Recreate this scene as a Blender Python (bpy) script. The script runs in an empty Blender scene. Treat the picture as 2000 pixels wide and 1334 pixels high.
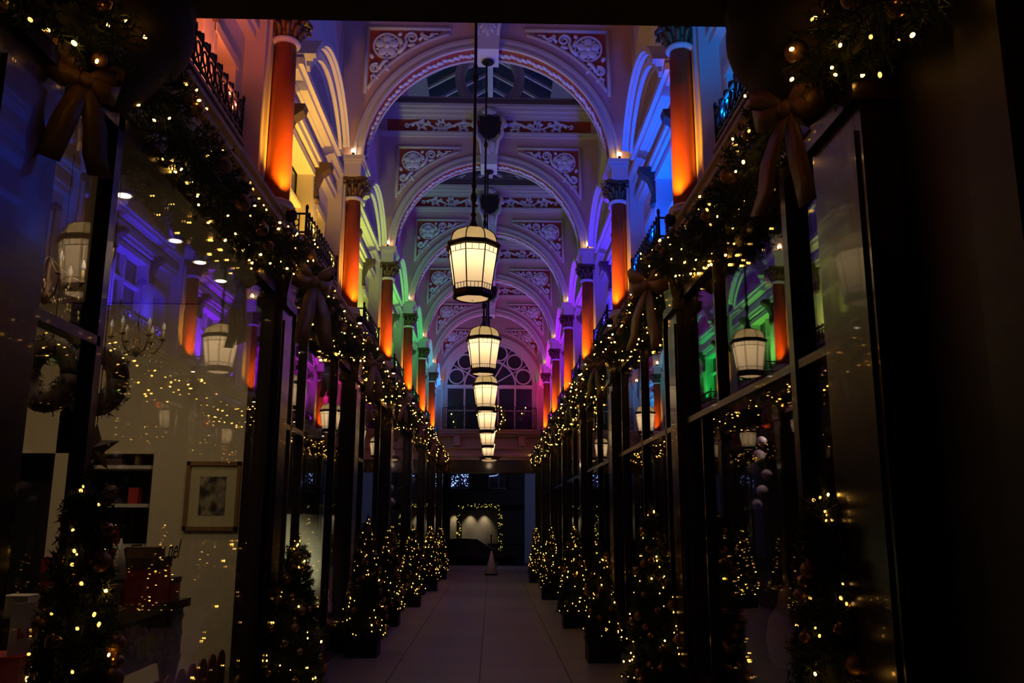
import bpy, math, random
from mathutils import Vector, Matrix
R = math.radians; PI = math.pi
rnd = random.Random(7)
SC = bpy.context.scene
COL = SC.collection

# ------------------------------------------------------------------ camera
FPX = 1700.0
cam_d = bpy.data.cameras.new('camera'); cam = bpy.data.objects.new('camera', cam_d); COL.objects.link(cam)
cam_d.sensor_width = 36.0; cam_d.lens = FPX / 2000.0 * 36.0; cam_d.clip_start = 0.05; cam_d.clip_end = 300
PITCH = math.atan(348 / FPX); YAW = math.atan(38 / FPX * math.cos(PITCH)); ROLL = R(0.25)
cam.matrix_world = (Matrix.Translation((0.12, 0, 1.72)) @ Matrix.Rotation(-YAW, 4, 'Z') @
                    Matrix.Rotation(PI / 2 + PITCH, 4, 'X') @ Matrix.Rotation(ROLL, 4, 'Z'))
SC.camera = cam

# ------------------------------------------------------------------ world and exposure
w = bpy.data.worlds.new('night'); SC.world = w; w.use_nodes = True
bg = w.node_tree.nodes['Background']; bg.inputs[0].default_value = (.10, .16, .38, 1); bg.inputs[1].default_value = 0.035
SC.view_settings.view_transform = 'Standard'; SC.view_settings.look = 'None'
SC.view_settings.exposure = 0.0; SC.view_settings.gamma = 1.0; SC.view_settings.use_curve_mapping = False

Y0, BAY, NC = 7.95, 4.33, 6          # first column, bay length, columns per side
def YN(n): return Y0 + BAY * n
YEND = YN(6)
XG, XW = 1.90, 2.3                    # shop glass plane, upper wall plane
SCOL = {-1: [(1, .20, .07), (.0, .20, 1)], 0: [(1, .58, .06), (.0, .075, 1)], 1: [(.62, .85, .10), (.045, .02, 1)],
        2: [(.18, 1, .10), (.17, .01, 1)], 3: [(.0, 1, .12), (.30, .0, 1)], 4: [(.0, .75, .85), (.60, .02, .9)],
        5: [(.0, .35, 1), (1, .01, .38)]}
SNAME = {-1: ('red-lit', 'sky-blue-lit'), 0: ('yellow-lit', 'royal-blue-lit'), 1: ('lime-lit', 'indigo-lit'),
         2: ('green-lit', 'violet-lit'), 3: ('emerald-lit', 'purple-lit'), 4: ('cyan-lit', 'magenta-lit'), 5: ('azure-lit', 'pink-lit')}
def nm(n, s): return SNAME[n][0 if s < 0 else 1]

# ------------------------------------------------------------------ lights
def spot(name, loc, target, color, energy, size=60, blend=1.0, rad=.05):
    d = bpy.data.lights.new(name, 'SPOT'); d.color = color; d.energy = energy; d.spot_size = R(size); d.spot_blend = blend
    d.shadow_soft_size = rad
    o = bpy.data.objects.new(name, d); COL.objects.link(o); o.location = loc
    o.rotation_euler = (Vector(target) - Vector(loc)).to_track_quat('-Z', 'Y').to_euler(); return o
def point(name, loc, color, energy, rad=.05):
    d = bpy.data.lights.new(name, 'POINT'); d.color = color; d.energy = energy; d.shadow_soft_size = rad
    o = bpy.data.objects.new(name, d); COL.objects.link(o); o.location = loc; return o
FLOOD, COLSPOT = 112.0, 190.0
for n in range(-1, 6):
    yc = YN(n) + BAY / 2
    for i, s in enumerate((-1, 1)):
        k = 1.0 if n >= 0 else (1.05, .7)[i]
        k *= 1.2 if i == 0 else 2.7
        if n == 5: k = (2.6, 1.7)[i]
        for dy in (-.70, .50):
            x = 1.95
            spot('bay_flood', (s * x, yc + dy, 4.84), (s * (x - (.2 if s < 0 else .45)), yc + dy, 7.2), SCOL[n][i], FLOOD * k, 140 if s < 0 else 150, 1.0, .06)
for n in range(0, NC):
    for s in (-1, 1):
        spot('column_flood', (s * 1.63, YN(n) - .30, 4.50), (s * 1.97, YN(n), 5.25), (1, .42, .03), COLSPOT, 38, .8, .02)

# ------------------------------------------------------------------ materials
MATS = {}
def mat(name, col, rough=.6, metal=0., noise=0., nscale=8., bump=0., spec=.5, emis=None, estr=0., coat=0.):
    if name in MATS: return MATS[name]
    m = bpy.data.materials.new(name); m.use_nodes = True; nt = m.node_tree; b = nt.nodes['Principled BSDF']
    b.inputs['Base Color'].default_value = (*col, 1); b.inputs['Roughness'].default_value = rough
    b.inputs['Metallic'].default_value = metal; b.inputs['Specular IOR Level'].default_value = spec
    b.inputs['Coat Weight'].default_value = coat
    if emis: b.inputs['Emission Color'].default_value = (*emis, 1); b.inputs['Emission Strength'].default_value = estr
    if noise or bump:
        tc = nt.nodes.new('ShaderNodeTexCoord'); t = nt.nodes.new('ShaderNodeTexNoise'); t.inputs['Scale'].default_value = nscale
        t.inputs['Detail'].default_value = 4; nt.links.new(tc.outputs['Object'], t.inputs['Vector'])
        if noise:
            mx = nt.nodes.new('ShaderNodeMix'); mx.data_type = 'RGBA'
            mx.inputs[6].default_value = (*[c * (1 - noise) for c in col], 1); mx.inputs[7].default_value = (*[min(1, c * (1 + noise)) for c in col], 1)
            nt.links.new(t.outputs['Fac'], mx.inputs[0]); nt.links.new(mx.outputs[2], b.inputs['Base Color'])
        if bump:
            bp = nt.nodes.new('ShaderNodeBump'); bp.inputs['Strength'].default_value = bump; bp.inputs['Distance'].default_value = .02
            nt.links.new(t.outputs['Fac'], bp.inputs['Height']); nt.links.new(bp.outputs[0], b.inputs['Normal'])
    MATS[name] = m; return m
def glass_mat(name, tint=(1, 1, 1), refl=1.0, rough=0.0):
    m = bpy.data.materials.new(name); m.use_nodes = True; nt = m.node_tree; nt.nodes.clear()
    o = nt.nodes.new('ShaderNodeOutputMaterial'); mx = nt.nodes.new('ShaderNodeMixShader')
    tr = nt.nodes.new('ShaderNodeBsdfTransparent'); tr.inputs[0].default_value = (*tint, 1)
    gl = nt.nodes.new('ShaderNodeBsdfGlossy'); gl.inputs['Roughness'].default_value = rough; gl.inputs[0].default_value = (refl, refl, refl, 1)
    fr = nt.nodes.new('ShaderNodeFresnel'); ge = nt.nodes.new('ShaderNodeNewGeometry')
    mi = nt.nodes.new('ShaderNodeMix'); mi.data_type = 'FLOAT'; mi.inputs[2].default_value = 1.55; mi.inputs[3].default_value = 1 / 1.55
    nt.links.new(ge.outputs['Backfacing'], mi.inputs[0]); nt.links.new(mi.outputs[0], fr.inputs['IOR'])
    nt.links.new(fr.outputs[0], mx.inputs[0]); nt.links.new(tr.outputs[0], mx.inputs[1]); nt.links.new(gl.outputs[0], mx.inputs[2])
    nt.links.new(mx.outputs[0], o.inputs[0]); MATS[name] = m; return m
def opal_mat(name, col, e):
    m = bpy.data.materials.new(name); m.use_nodes = True; nt = m.node_tree; nt.nodes.clear()
    o = nt.nodes.new('ShaderNodeOutputMaterial'); a1 = nt.nodes.new('ShaderNodeAddShader')
    tl = nt.nodes.new('ShaderNodeBsdfTranslucent'); tl.inputs[0].default_value = (*col, 1)
    em = nt.nodes.new('ShaderNodeEmission'); em.inputs[0].default_value = (1, .64, .34, 1); em.inputs[1].default_value = e
    nt.links.new(tl.outputs[0], a1.inputs[0]); nt.links.new(em.outputs[0], a1.inputs[1]); nt.links.new(a1.outputs[0], o.inputs[0]); MATS[name] = m; return m
CREAM = mat('cream_paint', (.66, .56, .50), .45, noise=.06, nscale=5)
WHITE = mat('white_paint', (.80, .76, .74), .4)
MAUVE = mat('stone_mauve', (.66, .42, .38), .6, noise=.08, nscale=4)
REDP = mat('oxblood_red_paint', (.40, .055, .022), .6, noise=.1)
REDC = mat('column_red', (.44, .078, .012), .42, noise=.08, nscale=20)
GOLD = mat('aged_gilt', (.17, .10, .045), .5, .55, noise=.4, nscale=25)
IRON = mat('black_iron', (.018, .016, .020), .35, .6)
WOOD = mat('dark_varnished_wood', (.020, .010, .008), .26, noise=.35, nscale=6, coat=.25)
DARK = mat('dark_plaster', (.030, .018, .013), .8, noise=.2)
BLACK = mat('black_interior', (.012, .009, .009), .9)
LEAD = mat('lantern_iron', (.030, .018, .008), .45, .5)
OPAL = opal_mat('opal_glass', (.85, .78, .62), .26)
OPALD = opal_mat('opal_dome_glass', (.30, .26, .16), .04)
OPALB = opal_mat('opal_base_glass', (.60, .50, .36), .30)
PANE = glass_mat('window_glass')
NIGHTGLASS = mat('upper_window_glass', (.03, .032, .04), .08, spec=.8)
SKYGLASS = mat('skylight_glass', (.02, .035, .06), .12, spec=.7)
BULB = mat('warm_fairy_bulb', (1, .6, .2), .4, emis=(1, .46, .07), estr=18)
LAMPW = mat('warm_lamp_bulb', (1, .8, .5), .4, emis=(1, .66, .30), estr=14)
LAMPC = mat('bright_lamp_lens', (1, .9, .7), .4, emis=(1, .78, .48), estr=14)
NEEDLE = mat('fir_needles', (.020, .034, .014), .7, noise=.4, nscale=30)
BAUB = mat('gold_bauble', (.42, .24, .08), .22, .9)
BAUM = mat('matt_bronze_bauble', (.30, .16, .07), .5, .6)
SATIN = mat('bronze_satin_ribbon', (.22, .12, .045), .38, noise=.15, nscale=30)
PLANT = mat('black_planter', (.005, .005, .007), .5)
CWALL = mat('shop_cream_wall', (.58, .48, .33), .8, noise=.04, nscale=3)
PAPER = mat('paper_lantern', (.85, .70, .70), .8)

def floor_mat():
    m = bpy.data.materials.new('stone_slab_floor'); m.use_nodes = True; nt = m.node_tree; b = nt.nodes['Principled BSDF']
    tc = nt.nodes.new('ShaderNodeTexCoord'); mp = nt.nodes.new('ShaderNodeMapping'); mp.inputs['Rotation'].default_value = (0, 0, PI / 2)
    mp.inputs['Location'].default_value = (0, 0, 0)
    br = nt.nodes.new('ShaderNodeTexBrick'); br.inputs['Scale'].default_value = 1; br.inputs['Brick Width'].default_value = 1.05
    br.inputs['Row Height'].default_value = 1.0; br.inputs['Mortar Size'].default_value = .010; br.inputs['Color1'].default_value = (.27, .225, .20, 1)
    br.inputs['Color2'].default_value = (.32, .265, .235, 1); br.inputs['Mortar'].default_value = (.035, .03, .03, 1)
    nz = nt.nodes.new('ShaderNodeTexNoise'); nz.inputs['Scale'].default_value = 25
    mx = nt.nodes.new('ShaderNodeMix'); mx.data_type = 'RGBA'; mx.blend_type = 'MULTIPLY'; mx.inputs[0].default_value = .35
    L = nt.links.new; L(tc.outputs['Object'], mp.inputs[0]); L(mp.outputs[0], br.inputs[0]); L(tc.outputs['Object'], nz.inputs[0])
    L(br.outputs[0], mx.inputs[6]); L(nz.outputs['Fac'], mx.inputs[7]); L(mx.outputs[2], b.inputs['Base Color']); b.inputs['Roughness'].default_value = .48
    MATS['floor'] = m; return m
FLOORM = floor_mat()

# ------------------------------------------------------------------ mesh builder
class MB:
    def __init__(s): s.v = []; s.f = []; s.sm = []
    def add(s, vs, fs, sm=False):
        b = len(s.v); s.v += [tuple(p) for p in vs]; s.f += [tuple(b + i for i in f) for f in fs]; s.sm += [sm] * len(fs); return s
    def box(s, x0, y0, z0, x1, y1, z1):
        if x0 > x1: x0, x1 = x1, x0
        if y0 > y1: y0, y1 = y1, y0
        if z0 > z1: z0, z1 = z1, z0
        return s.add([(x0, y0, z0), (x1, y0, z0), (x1, y1, z0), (x0, y1, z0), (x0, y0, z1), (x1, y0, z1), (x1, y1, z1), (x0, y1, z1)],
                     [(0, 3, 2, 1), (4, 5, 6, 7), (0, 1, 5, 4), (1, 2, 6, 5), (2, 3, 7, 6), (3, 0, 4, 7)])
    def prism(s, poly, axis, a, b):
        n = len(poly)
        def P(p, t): return {'y': (p[0], t, p[1]), 'x': (t, p[0], p[1]), 'z': (p[0], p[1], t)}[axis]
        return s.add([P(p, a) for p in poly] + [P(p, b) for p in poly],
                     [tuple(range(n)), tuple(range(2 * n - 1, n - 1, -1))] + [(i, i + n, (i + 1) % n + n, (i + 1) % n) for i in range(n)])
    def lathe(s, prof, seg=16, c=(0, 0, 0), a0=0., sm=True, squash=1., caps=True):
        vs = []; fs = []
        for r, z in prof:
            for k in range(seg):
                a = a0 + 2 * PI * k / seg; vs.append((c[0] + r * math.cos(a), c[1] + r * math.sin(a) * squash, c[2] + z))
        m = len(prof)
        for j in range(m - 1):
            for k in range(seg):
                k2 = (k + 1) % seg; fs.append((j * seg + k, j * seg + k2, (j + 1) * seg + k2, (j + 1) * seg + k))
        s.add(vs, fs, sm)
        if not caps: return s
        b = len(s.v) - len(vs)
        s.f.append(tuple(b + k for k in reversed(range(seg)))); s.sm.append(False)
        s.f.append(tuple(b + (m - 1) * seg + k for k in range(seg))); s.sm.append(False)
        return s
    def tube(s, pts, rad, seg=8, sm=True):
        pts = [Vector(p) for p in pts]; n = len(pts)
        if not isinstance(rad, (list, tuple)): rad = [rad] * n
        vs = []; up = None
        for i, p in enumerate(pts):
            t = (pts[min(i + 1, n - 1)] - pts[max(i - 1, 0)]).normalized()
            if up is None:
                up = Vector((0, 0, 1)) if abs(t.z) < .9 else Vector((1, 0, 0))
            u = t.cross(up)
            if u.length < 1e-5: u = t.orthogonal()
            u.normalize(); up = u.cross(t).normalized()
            for k in range(seg):
                a = 2 * PI * k / seg; vs.append(p + (u * math.cos(a) + up * math.sin(a)) * rad[i])
        fs = [(j * seg + k, j * seg + (k + 1) % seg, (j + 1) * seg + (k + 1) % seg, (j + 1) * seg + k) for j in range(n - 1) for k in range(seg)]
        fs += [tuple(reversed(range(seg))), tuple((n - 1) * seg + k for k in range(seg))]
        return s.add(vs, fs, sm)
    def sph(s, c, r, seg=10, rings=6, rot=None):
        if not isinstance(r, (list, tuple)): r = (r, r, r)
        vs = [(0, 0, -1)]
        for j in range(1, rings):
            a = -PI / 2 + PI * j / rings
            for k in range(seg): vs.append((math.cos(a) * math.cos(2 * PI * k / seg), math.cos(a) * math.sin(2 * PI * k / seg), math.sin(a)))
        vs.append((0, 0, 1)); N = len(vs)
        out = []
        for p in vs:
            q = Vector((p[0] * r[0], p[1] * r[1], p[2] * r[2]))
            if rot is not None: q = rot @ q
            out.append(q + Vector(c))
        fs = [(0, 1 + (k + 1) % seg, 1 + k) for k in range(seg)]
        for j in range(rings - 2):
            for k in range(seg):
                a = 1 + j * seg + k; b = 1 + j * seg + (k + 1) % seg; fs.append((a, b, b + seg, a + seg))
        b = 1 + (rings - 2) * seg
        fs += [(b + k, b + (k + 1) % seg, N - 1) for k in range(seg)]
        return s.add(out, fs, True)
    def arc(s, cx, cz, r0, r1, a, b, a0=0., a1=PI, n=32, axis='y'):
        P = [(cx + r1 * math.cos(a0 + (a1 - a0) * k / n), cz + r1 * math.sin(a0 + (a1 - a0) * k / n)) for k in range(n + 1)]
        Q = [(cx + r0 * math.cos(a0 + (a1 - a0) * k / n), cz + r0 * math.sin(a0 + (a1 - a0) * k / n)) for k in range(n + 1)]
        full = abs(abs(a1 - a0) - 2 * PI) < 1e-6
        def W(p, t): return (p[0], t, p[1]) if axis == 'y' else (t, p[0], p[1])
        vs = [W(p, a) for p in P] + [W(p, a) for p in Q] + [W(p, b) for p in P] + [W(p, b) for p in Q]; m = n + 1; fs = []
        for k in range(n):
            fs += [(k, k + 1, m + k + 1, m + k), (2 * m + k, 3 * m + k, 3 * m + k + 1, 2 * m + k + 1),
                   (k, 2 * m + k, 2 * m + k + 1, k + 1), (m + k, m + k + 1, 3 * m + k + 1, 3 * m + k)]
        if not full: fs += [(0, m, 3 * m, 2 * m), (n, 2 * m + n, 3 * m + n, m + n)]
        return s.add(vs, fs)
    def mirror_x(s):
        s.v = [(-x, y, z) for x, y, z in s.v]; s.f = [tuple(reversed(f)) for f in s.f]; return s
    def xf(s, M): s.v = [tuple(M @ Vector(p)) for p in s.v]; return s
    def mesh(s, name, m):
        me = bpy.data.meshes.new(name); me.from_pydata(s.v, [], s.f); me.polygons.foreach_set('use_smooth', s.sm)
        me.materials.append(m); me.update(); return me
    def build(s, name, m, parent=None, loc=(0, 0, 0)):
        o = bpy.data.objects.new(name, s.mesh(name, m)); COL.objects.link(o); o.location = loc
        if parent: o.parent = parent
        return o
def tag(o, label=None, cat=None, group=None, kind=None):
    if label: o['label'] = label
    if cat: o['category'] = cat
    if group: o['group'] = group
    if kind: o['kind'] = kind
    return o
def empty(name, loc, label=None, cat=None, group=None, kind=None, rz=0.):
    o = bpy.data.objects.new(name, None); COL.objects.link(o); o.location = loc; o.rotation_euler = (0, 0, rz)
    o.empty_display_size = .1
    return tag(o, label, cat, group, kind)
def inst(name, me, parent, loc=(0, 0, 0), rot=None, sc=None):
    o = bpy.data.objects.new(name, me); COL.objects.link(o); o.parent = parent; o.location = loc
    if rot: o.rotation_euler = rot
    if sc: o.scale = sc if isinstance(sc, (tuple, list)) else (sc,) * 3
    return o
KIDS = {}
def copy_tree(o, parent=None):
    c = o.copy(); COL.objects.link(c)
    if parent: c.parent = parent
    for ch in [x for x in o.children]: copy_tree(ch, c)
    return c
def spiral(cx, cz, r0, r1, a0, turns, n=18):
    return [(cx + (r0 + (r1 - r0) * k / n) * math.cos(a0 + turns * 2 * PI * k / n), cz + (r0 + (r1 - r0) * k / n) * math.sin(a0 + turns * 2 * PI * k / n)) for k in range(n + 1)]

# ------------------------------------------------------------------ setting: floor, end, entrance
tag(MB().box(-5.2, -1.5, -.12, 5.2, 33.7, 0).build('floor', FLOORM), 'dim stone slab floor of the arcade with a long centre joint', kind='structure')
tag(MB().box(-9, 33.7, -.62, 9, 60, -.5).build('floor_street', mat('asphalt', (.03, .03, .035), .6, noise=.3, nscale=20)), 'dark street beyond the far opening', kind='structure')
tag(MB().box(-2.1, 33.7, -.5, 2.1, 34.4, 0).build('trim_90', mat('step_stone', (.12, .10, .10), .7)), 'stone threshold step at the far end', kind='structure')

def prof_boxes(mb, s, y0, y1, steps, base):
    for z0, z1, pr in steps: mb.box(s * base, y0, z0, s * (base - pr), y1, z1)
    return mb
for i, s in enumerate((-1, 1)):
    side = ('left', 'right')[i]
    # upper wall with openings
    W = MB(); XO = XW + .22
    W.box(s * XW, 4.31, 4.3, s * XO, YEND, 4.82); W.box(s * XW, 4.31, 6.22, s * XO, YEND, 10.3)
    for n in range(-1, 6):
        yc = YN(n) + BAY / 2; ya = max(YN(n), 4.31); yb = YN(n + 1)
        for p, q in ((ya, yc - 1.62), (yc - .95, yc - .72), (yc + .72, yc + .95), (yc + 1.62, yb)):
            if q > p: W.box(s * XW, p, 4.82, s * XO, q, 6.22)
        for p in (-1, 1):
            a, b = yc + p * .95, yc + p * 1.62
            if max(a, b) > 4.5: W.box(s * XW, max(a if p > 0 else b, 4.31), 5.85, s * XO, max(b if p > 0 else a, 4.31), 6.22)
    for n in range(0, 7):
        d = .24
        W.box(s * XW, YN(n) - .24, 4.6, s * 2.10, YN(n) + .24, 7.0)
        W.box(s * 2.10, YN(n) - .15, 4.6, s * 2.07, YN(n) + .15, 6.7)
    tag(W.build('wall_' + side, CREAM), 'cream painted upper wall washed by coloured uplights on the %s side' % side, kind='structure')
    # blind arches and entablature of the side wall
    for n in range(-1, 6):
        yc = YN(n) + BAY / 2; ya = max(YN(n) + .24, 4.32); yb = YN(n + 1) - .24
        t = empty('trim_%d' % (20 + (n + 1) * 2 + i), (s * XW, yc, -.07), 'cream entablature and blind arch of the %s bay, upper wall' % nm(n, s), kind='structure', rz=0 if s < 0 else PI)
        la, lb = (ya - yc, yb - yc) if s < 0 else (yc - yb, yc - ya)
        m = MB()
        for z0, z1, p in ((6.34, 6.42, .10), (6.42, 6.47, .13), (6.47, 6.64, .07), (6.64, 6.70, .15), (6.70, 6.78, .22), (6.78, 6.81, .18)):
            m.box(0, la, z0, p, lb, z1)
        if n >= 0 or True:
            l2 = max(la, -1.25); m2 = min(lb, 1.25)
            for z0, z1, p in ((6.66, 6.72, .24), (6.72, 6.80, .29)): m.box(0, l2, z0, p, m2, z1)
        m.build('entablature', CREAM, t)
        if n >= 0:
            m = MB()
            for r0, r1, p in ((1.24, 1.28, .24), (1.28, 1.35, .33), (1.35, 1.41, .30), (1.41, 1.44, .38), (1.44, 1.50, .42)):
                m.arc(0, 6.0, r0, r1, 0, p, R(35), R(145), 24, 'x')
            m.build('pediment_arch', CREAM, t)
            P = [(1.30 * math.cos(R(35 + 110 * k / 16)), 6.0 + 1.30 * math.sin(R(35 + 110 * k / 16))) for k in range(17)]
            MB().prism(P, 'x', 0, .08).build('tympanum', MAUVE, t)
            rr = 1.86
            P = [(-2.0, 7.0), (-rr, 7.0)] + [(-rr * math.cos(PI * k / 32), 7.0 + rr * math.sin(PI * k / 32)) for k in range(1, 32)] + [(rr, 7.0), (2.0, 7.0), (2.0, 9.4), (-2.0, 9.4)]
            MB().prism(P, 'x', .002, .10).build('blind_arch_plate', MAUVE, t)
            m = MB(); m.arc(0, 7.0, 1.83, 1.88, 0, .16, 0, PI, 40, 'x'); m.arc(0, 7.0, 1.88, 1.96, 0, .13, 0, PI, 40, 'x'); m.build('blind_archivolt', CREAM, t)
            for sg in (-1, 1):
                m = MB(); Q = [(sg * .62, 9.14), (sg * 1.86, 9.14), (sg * 1.86, 8.0)]
                for a, b in ((0, 1), (1, 2)):
                    m.tube([(.105, *Q[a]), (.105, *Q[b])], .022, 6)
                m.tube([(.105, sg * 2.07 * math.cos(R(x)), 7.0 + 2.07 * math.sin(R(x))) for x in range(28, 73, 4)], .018, 6)
                m.build('spandrel_frame', CREAM, t)
        m = MB()
        for z0, z1, p in ((9.40, 9.46, .10), (9.46, 9.72, .03), (9.72, 9.80, .12), (9.80, 9.90, .20), (9.90, 10.0, .26)): m.box(0, la, z0, p, lb, z1)
        m.build('top_cornice', CREAM, t)
        # window of the bay
        wn = empty('window_%d' % (20 + (n + 1) * 2 + i), (s * XW, yc, 0), 'three-part upper window in the %s bay' % nm(n, s), kind='structure', rz=0 if s < 0 else PI)
        m = MB(); g = MB()
        for a, b, zt in ((-.72, .72, 6.22), (-1.62, -.95, 5.85), (.95, 1.62, 5.85)):
            if s * 0 + (yc + (a if s < 0 else -b)) < 4.0: continue
            m.box(-.16, a, 4.82, .05, a + .07, zt); m.box(-.16, b - .07, 4.82, .05, b, zt); m.box(-.16, a, zt - .09, .06, b, zt); m.box(-.16, a, 4.82, .08, b, 4.92)
            if b - a > 1: m.box(-.17, -.03, 4.9, -.08, .03, zt)
            m.box(-.17, a, zt - .55, -.09, b, zt - .50)
            g.box(-.20, a, 4.82, -.175, b, zt)
        m.build('frame', CREAM, wn); g.build('pane', NIGHTGLASS, wn)
        for sg in (-1, 1):
            if yc + (sg * .835 if s < 0 else -sg * .835) < 4.6: continue
            m = MB(); P = [(0, 5.86), (.06, 5.84), (.09, 5.90), (.07, 6.02), (.13, 6.18), (.24, 6.26), (.26, 6.34), (0, 6.34)]
            m.prism(P, 'y', sg * .835 - .09, sg * .835 + .09)
            m.sph((.06, sg * .835, 5.84), (.05, .1, .045), 8, 6); m.build('console', mat('bronze_console', (.10, .055, .04), .6, .2), wn)
        m = MB(); m.box(0, -.93, 4.82, .05, -.74, 5.84); m.box(0, .74, 4.82, .05, .93, 5.84)
        m.build('window_pilaster', CREAM, wn)

# ------------------------------------------------------------------ arches
def scroll_leaf(m, pts2, r0, r1, y):
    n = len(pts2); m.tube([(p[0], y, p[1]) for p in pts2], [1.25 * (r0 + (r1 - r0) * k / (n - 1)) for k in range(n)], 6)
def leaf(m, x, z, L, Wd, a, y, th=.022):
    m.sph((x + math.cos(a) * L / 2, y, z + math.sin(a) * L / 2), (L * .58, th, Wd * .72), 8, 6, Matrix.Rotation(-a, 3, 'Y'))
def make_arch():
    t = empty('trim_1', (0, 0, 0), kind='structure')
    rr = 1.84
    P = [(-2.3, 7.0), (-rr, 7.0)] + [(-rr * math.cos(PI * k / 48), 7.0 + rr * math.sin(PI * k / 48)) for k in range(1, 48)] + [(rr, 7.0), (2.3, 7.0), (2.3, 9.99), (-2.3, 9.99)]
    MB().prism(P, 'y', -.17, .17).build('arch_wall', MAUVE, t)
    m = MB(); m.arc(0, 7, 1.82, 1.86, -.21, -.15, n=64); m.arc(0, 7, 1.86, 1.93, -.19, -.15, n=64); m.arc(0, 7, 1.93, 1.975, -.215, -.15, n=64)
    m.arc(0, 7, 1.82, 1.92, .15, .21, n=48); m.build('archivolt', CREAM, t)
    MB().arc(0, 7, 1.825, 1.842, -.14, .14, R(2), R(178), 64).build('soffit_band', REDP, t)
    m = MB()
    for k in range(62):
        a = R(5 + 170 * k / 61)
        if abs(a - PI / 2) < .1: continue
        c = (1.815 * math.cos(a), .02 * math.sin(k * 2.1), 7 + 1.815 * math.sin(a))
        q = Matrix.Rotation(-a, 3, 'Y') @ Matrix.Rotation(R(42), 3, 'X')
        m.sph(c, (.026, .040, .072), 8, 6, q)
    m.build('rope_moulding', WHITE, t)
    # imposts
    for sg in (-1, 1):
        m = MB(); m.box(sg * 1.84, -.27, 6.72, sg * 2.31, .27, 6.90); m.box(sg * 1.81, -.30, 6.90, sg * 2.31, .30, 6.94); m.box(sg * 1.78, -.33, 6.94, sg * 2.31, .33, 7.0)
        m.build('impost', CREAM, t)
    # spandrels
    for sg in (-1, 1):
        m = MB(); Q = [(-.56, 9.13), (-1.84, 9.13), (-1.84, 8.05)]
        for a, b in ((0, 1), (1, 2)): m.tube([(Q[a][0], -.185, Q[a][1]), (Q[b][0], -.185, Q[b][1])], .03, 6)
        m.tube([(2.13 * math.cos(R(x)), -.185, 7 + 2.13 * math.sin(R(x))) for x in range(106, 151, 3)], .026, 6)
        P = [(-.70, 9.09), (-1.80, 9.09), (-1.80, 8.16)] + [(2.18 * math.cos(R(x)), 7 + 2.18 * math.sin(R(x))) for x in range(144, 108, -3)]
        r = MB(); r.prism(P, 'y', -.176, -.168)
        o = MB(); cx, cz = -1.53, 8.83
        o.arc(cx, cz, .185, .215, -.20, -.17, 0, 2 * PI, 28)
        for k in range(5):
            a = PI / 2 + 2 * PI * k / 5
            o.sph((cx + .105 * math.cos(a), -.195, cz + .105 * math.sin(a)), (.085, .022, .07), 10, 6, Matrix.Rotation(-a, 3, 'Y'))
            o.sph((cx + .15 * math.cos(a + .63), -.188, cz + .15 * math.sin(a + .63)), (.03, .015, .022), 8, 5)
        o.sph((cx, -.21, cz), (.045, .03, .045), 10, 6)
        c = MB()
        scroll_leaf(c, spiral(-1.16, 8.97, .095, .02, R(200), -1.6, 22), .020, .012, -.19)
        scroll_leaf(c, [(-1.36, 8.72), (-1.28, 8.80), (-1.24, 8.90), (-1.25, 8.96)], .03, .02, -.19)
        scroll_leaf(c, [(-1.05, 8.93), (-.98, 9.02), (-.90, 8.98), (-.84, 9.04), (-.76, 9.05)], .022, .01, -.19)
        scroll_leaf(c, spiral(-1.70, 8.46, .08, .02, R(60), 1.6, 22), .020, .012, -.19)
        scroll_leaf(c, [(-1.52, 8.60), (-1.58, 8.56), (-1.62, 8.50), (-1.64, 8.44)], .03, .02, -.19)
        scroll_leaf(c, [(-1.70, 8.36), (-1.76, 8.32), (-1.74, 8.26), (-1.77, 8.20)], .022, .01, -.19)
        for lx, lz, la, ll in ((-1.30, 8.86, 2.0, .12), (-1.22, 8.84, .2, .12), (-1.02, 9.0, 1.2, .07), (-.98, 8.98, -.5, .09), (-.88, 9.0, .9, .07),
                               (-1.60, 8.50, -2.6, .1), (-1.56, 8.52, -1.0, .12), (-1.72, 8.34, -.6, .09), (-1.36, 9.0, 1.0, .07), (-1.74, 8.62, 2.0, .09)):
            leaf(c, lx, lz, ll, .045, la, -.19)
        if sg > 0:
            for q in (m, r, o, c): q.mirror_x()
        m.build('spandrel_frame', CREAM, t); r.build('spandrel_panel', REDP, t); o.build('rosette', WHITE, t); c.build('scroll_ornament', WHITE, t)
    # frieze
    MB().box(-2.06, -.18, 9.46, 2.06, -.16, 9.73).build('frieze_panel', REDP, t)
    m = MB(); m.box(-2.2, -.22, 9.36, 2.2, -.16, 9.41); m.box(-2.2, -.25, 9.41, 2.2, -.16, 9.455)
    for z0, z1, p in ((9.735, 9.79, .22), (9.79, 9.86, .28), (9.86, 9.93, .36), (9.93, 9.99, .40)): m.box(-2.2, -p, z0, 2.2, -.16, z1)
    m.build('cornice_moulding', CREAM, t)
    for sg in (-1, 1):
        c = MB(); Y = -.20
        stem = [(-.28 - 1.36 * u, 9.595 + .07 * math.sin(u * 2 * PI * 1.5)) for u in [k / 30 for k in range(31)]]
        scroll_leaf(c, stem, .024, .012, Y)
        for cx, cz, a0, tn in ((-.52, 9.60, R(90), 1.4), (-.95, 9.60, R(-90), -1.5), (-1.36, 9.61, R(90), 1.3)):
            scroll_leaf(c, spiral(cx, cz, .095, .015, a0, tn, 20), .018, .012, Y)
            for k in range(5): leaf(c, cx + .06 * math.cos(k * 1.3), cz + .06 * math.sin(k * 1.3), .09, .05, k * 1.3 + .4, Y)
        scroll_leaf(c, spiral(-1.66, 9.60, .05, .012, R(-40), -1.1, 14), .015, .012, Y)
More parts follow.
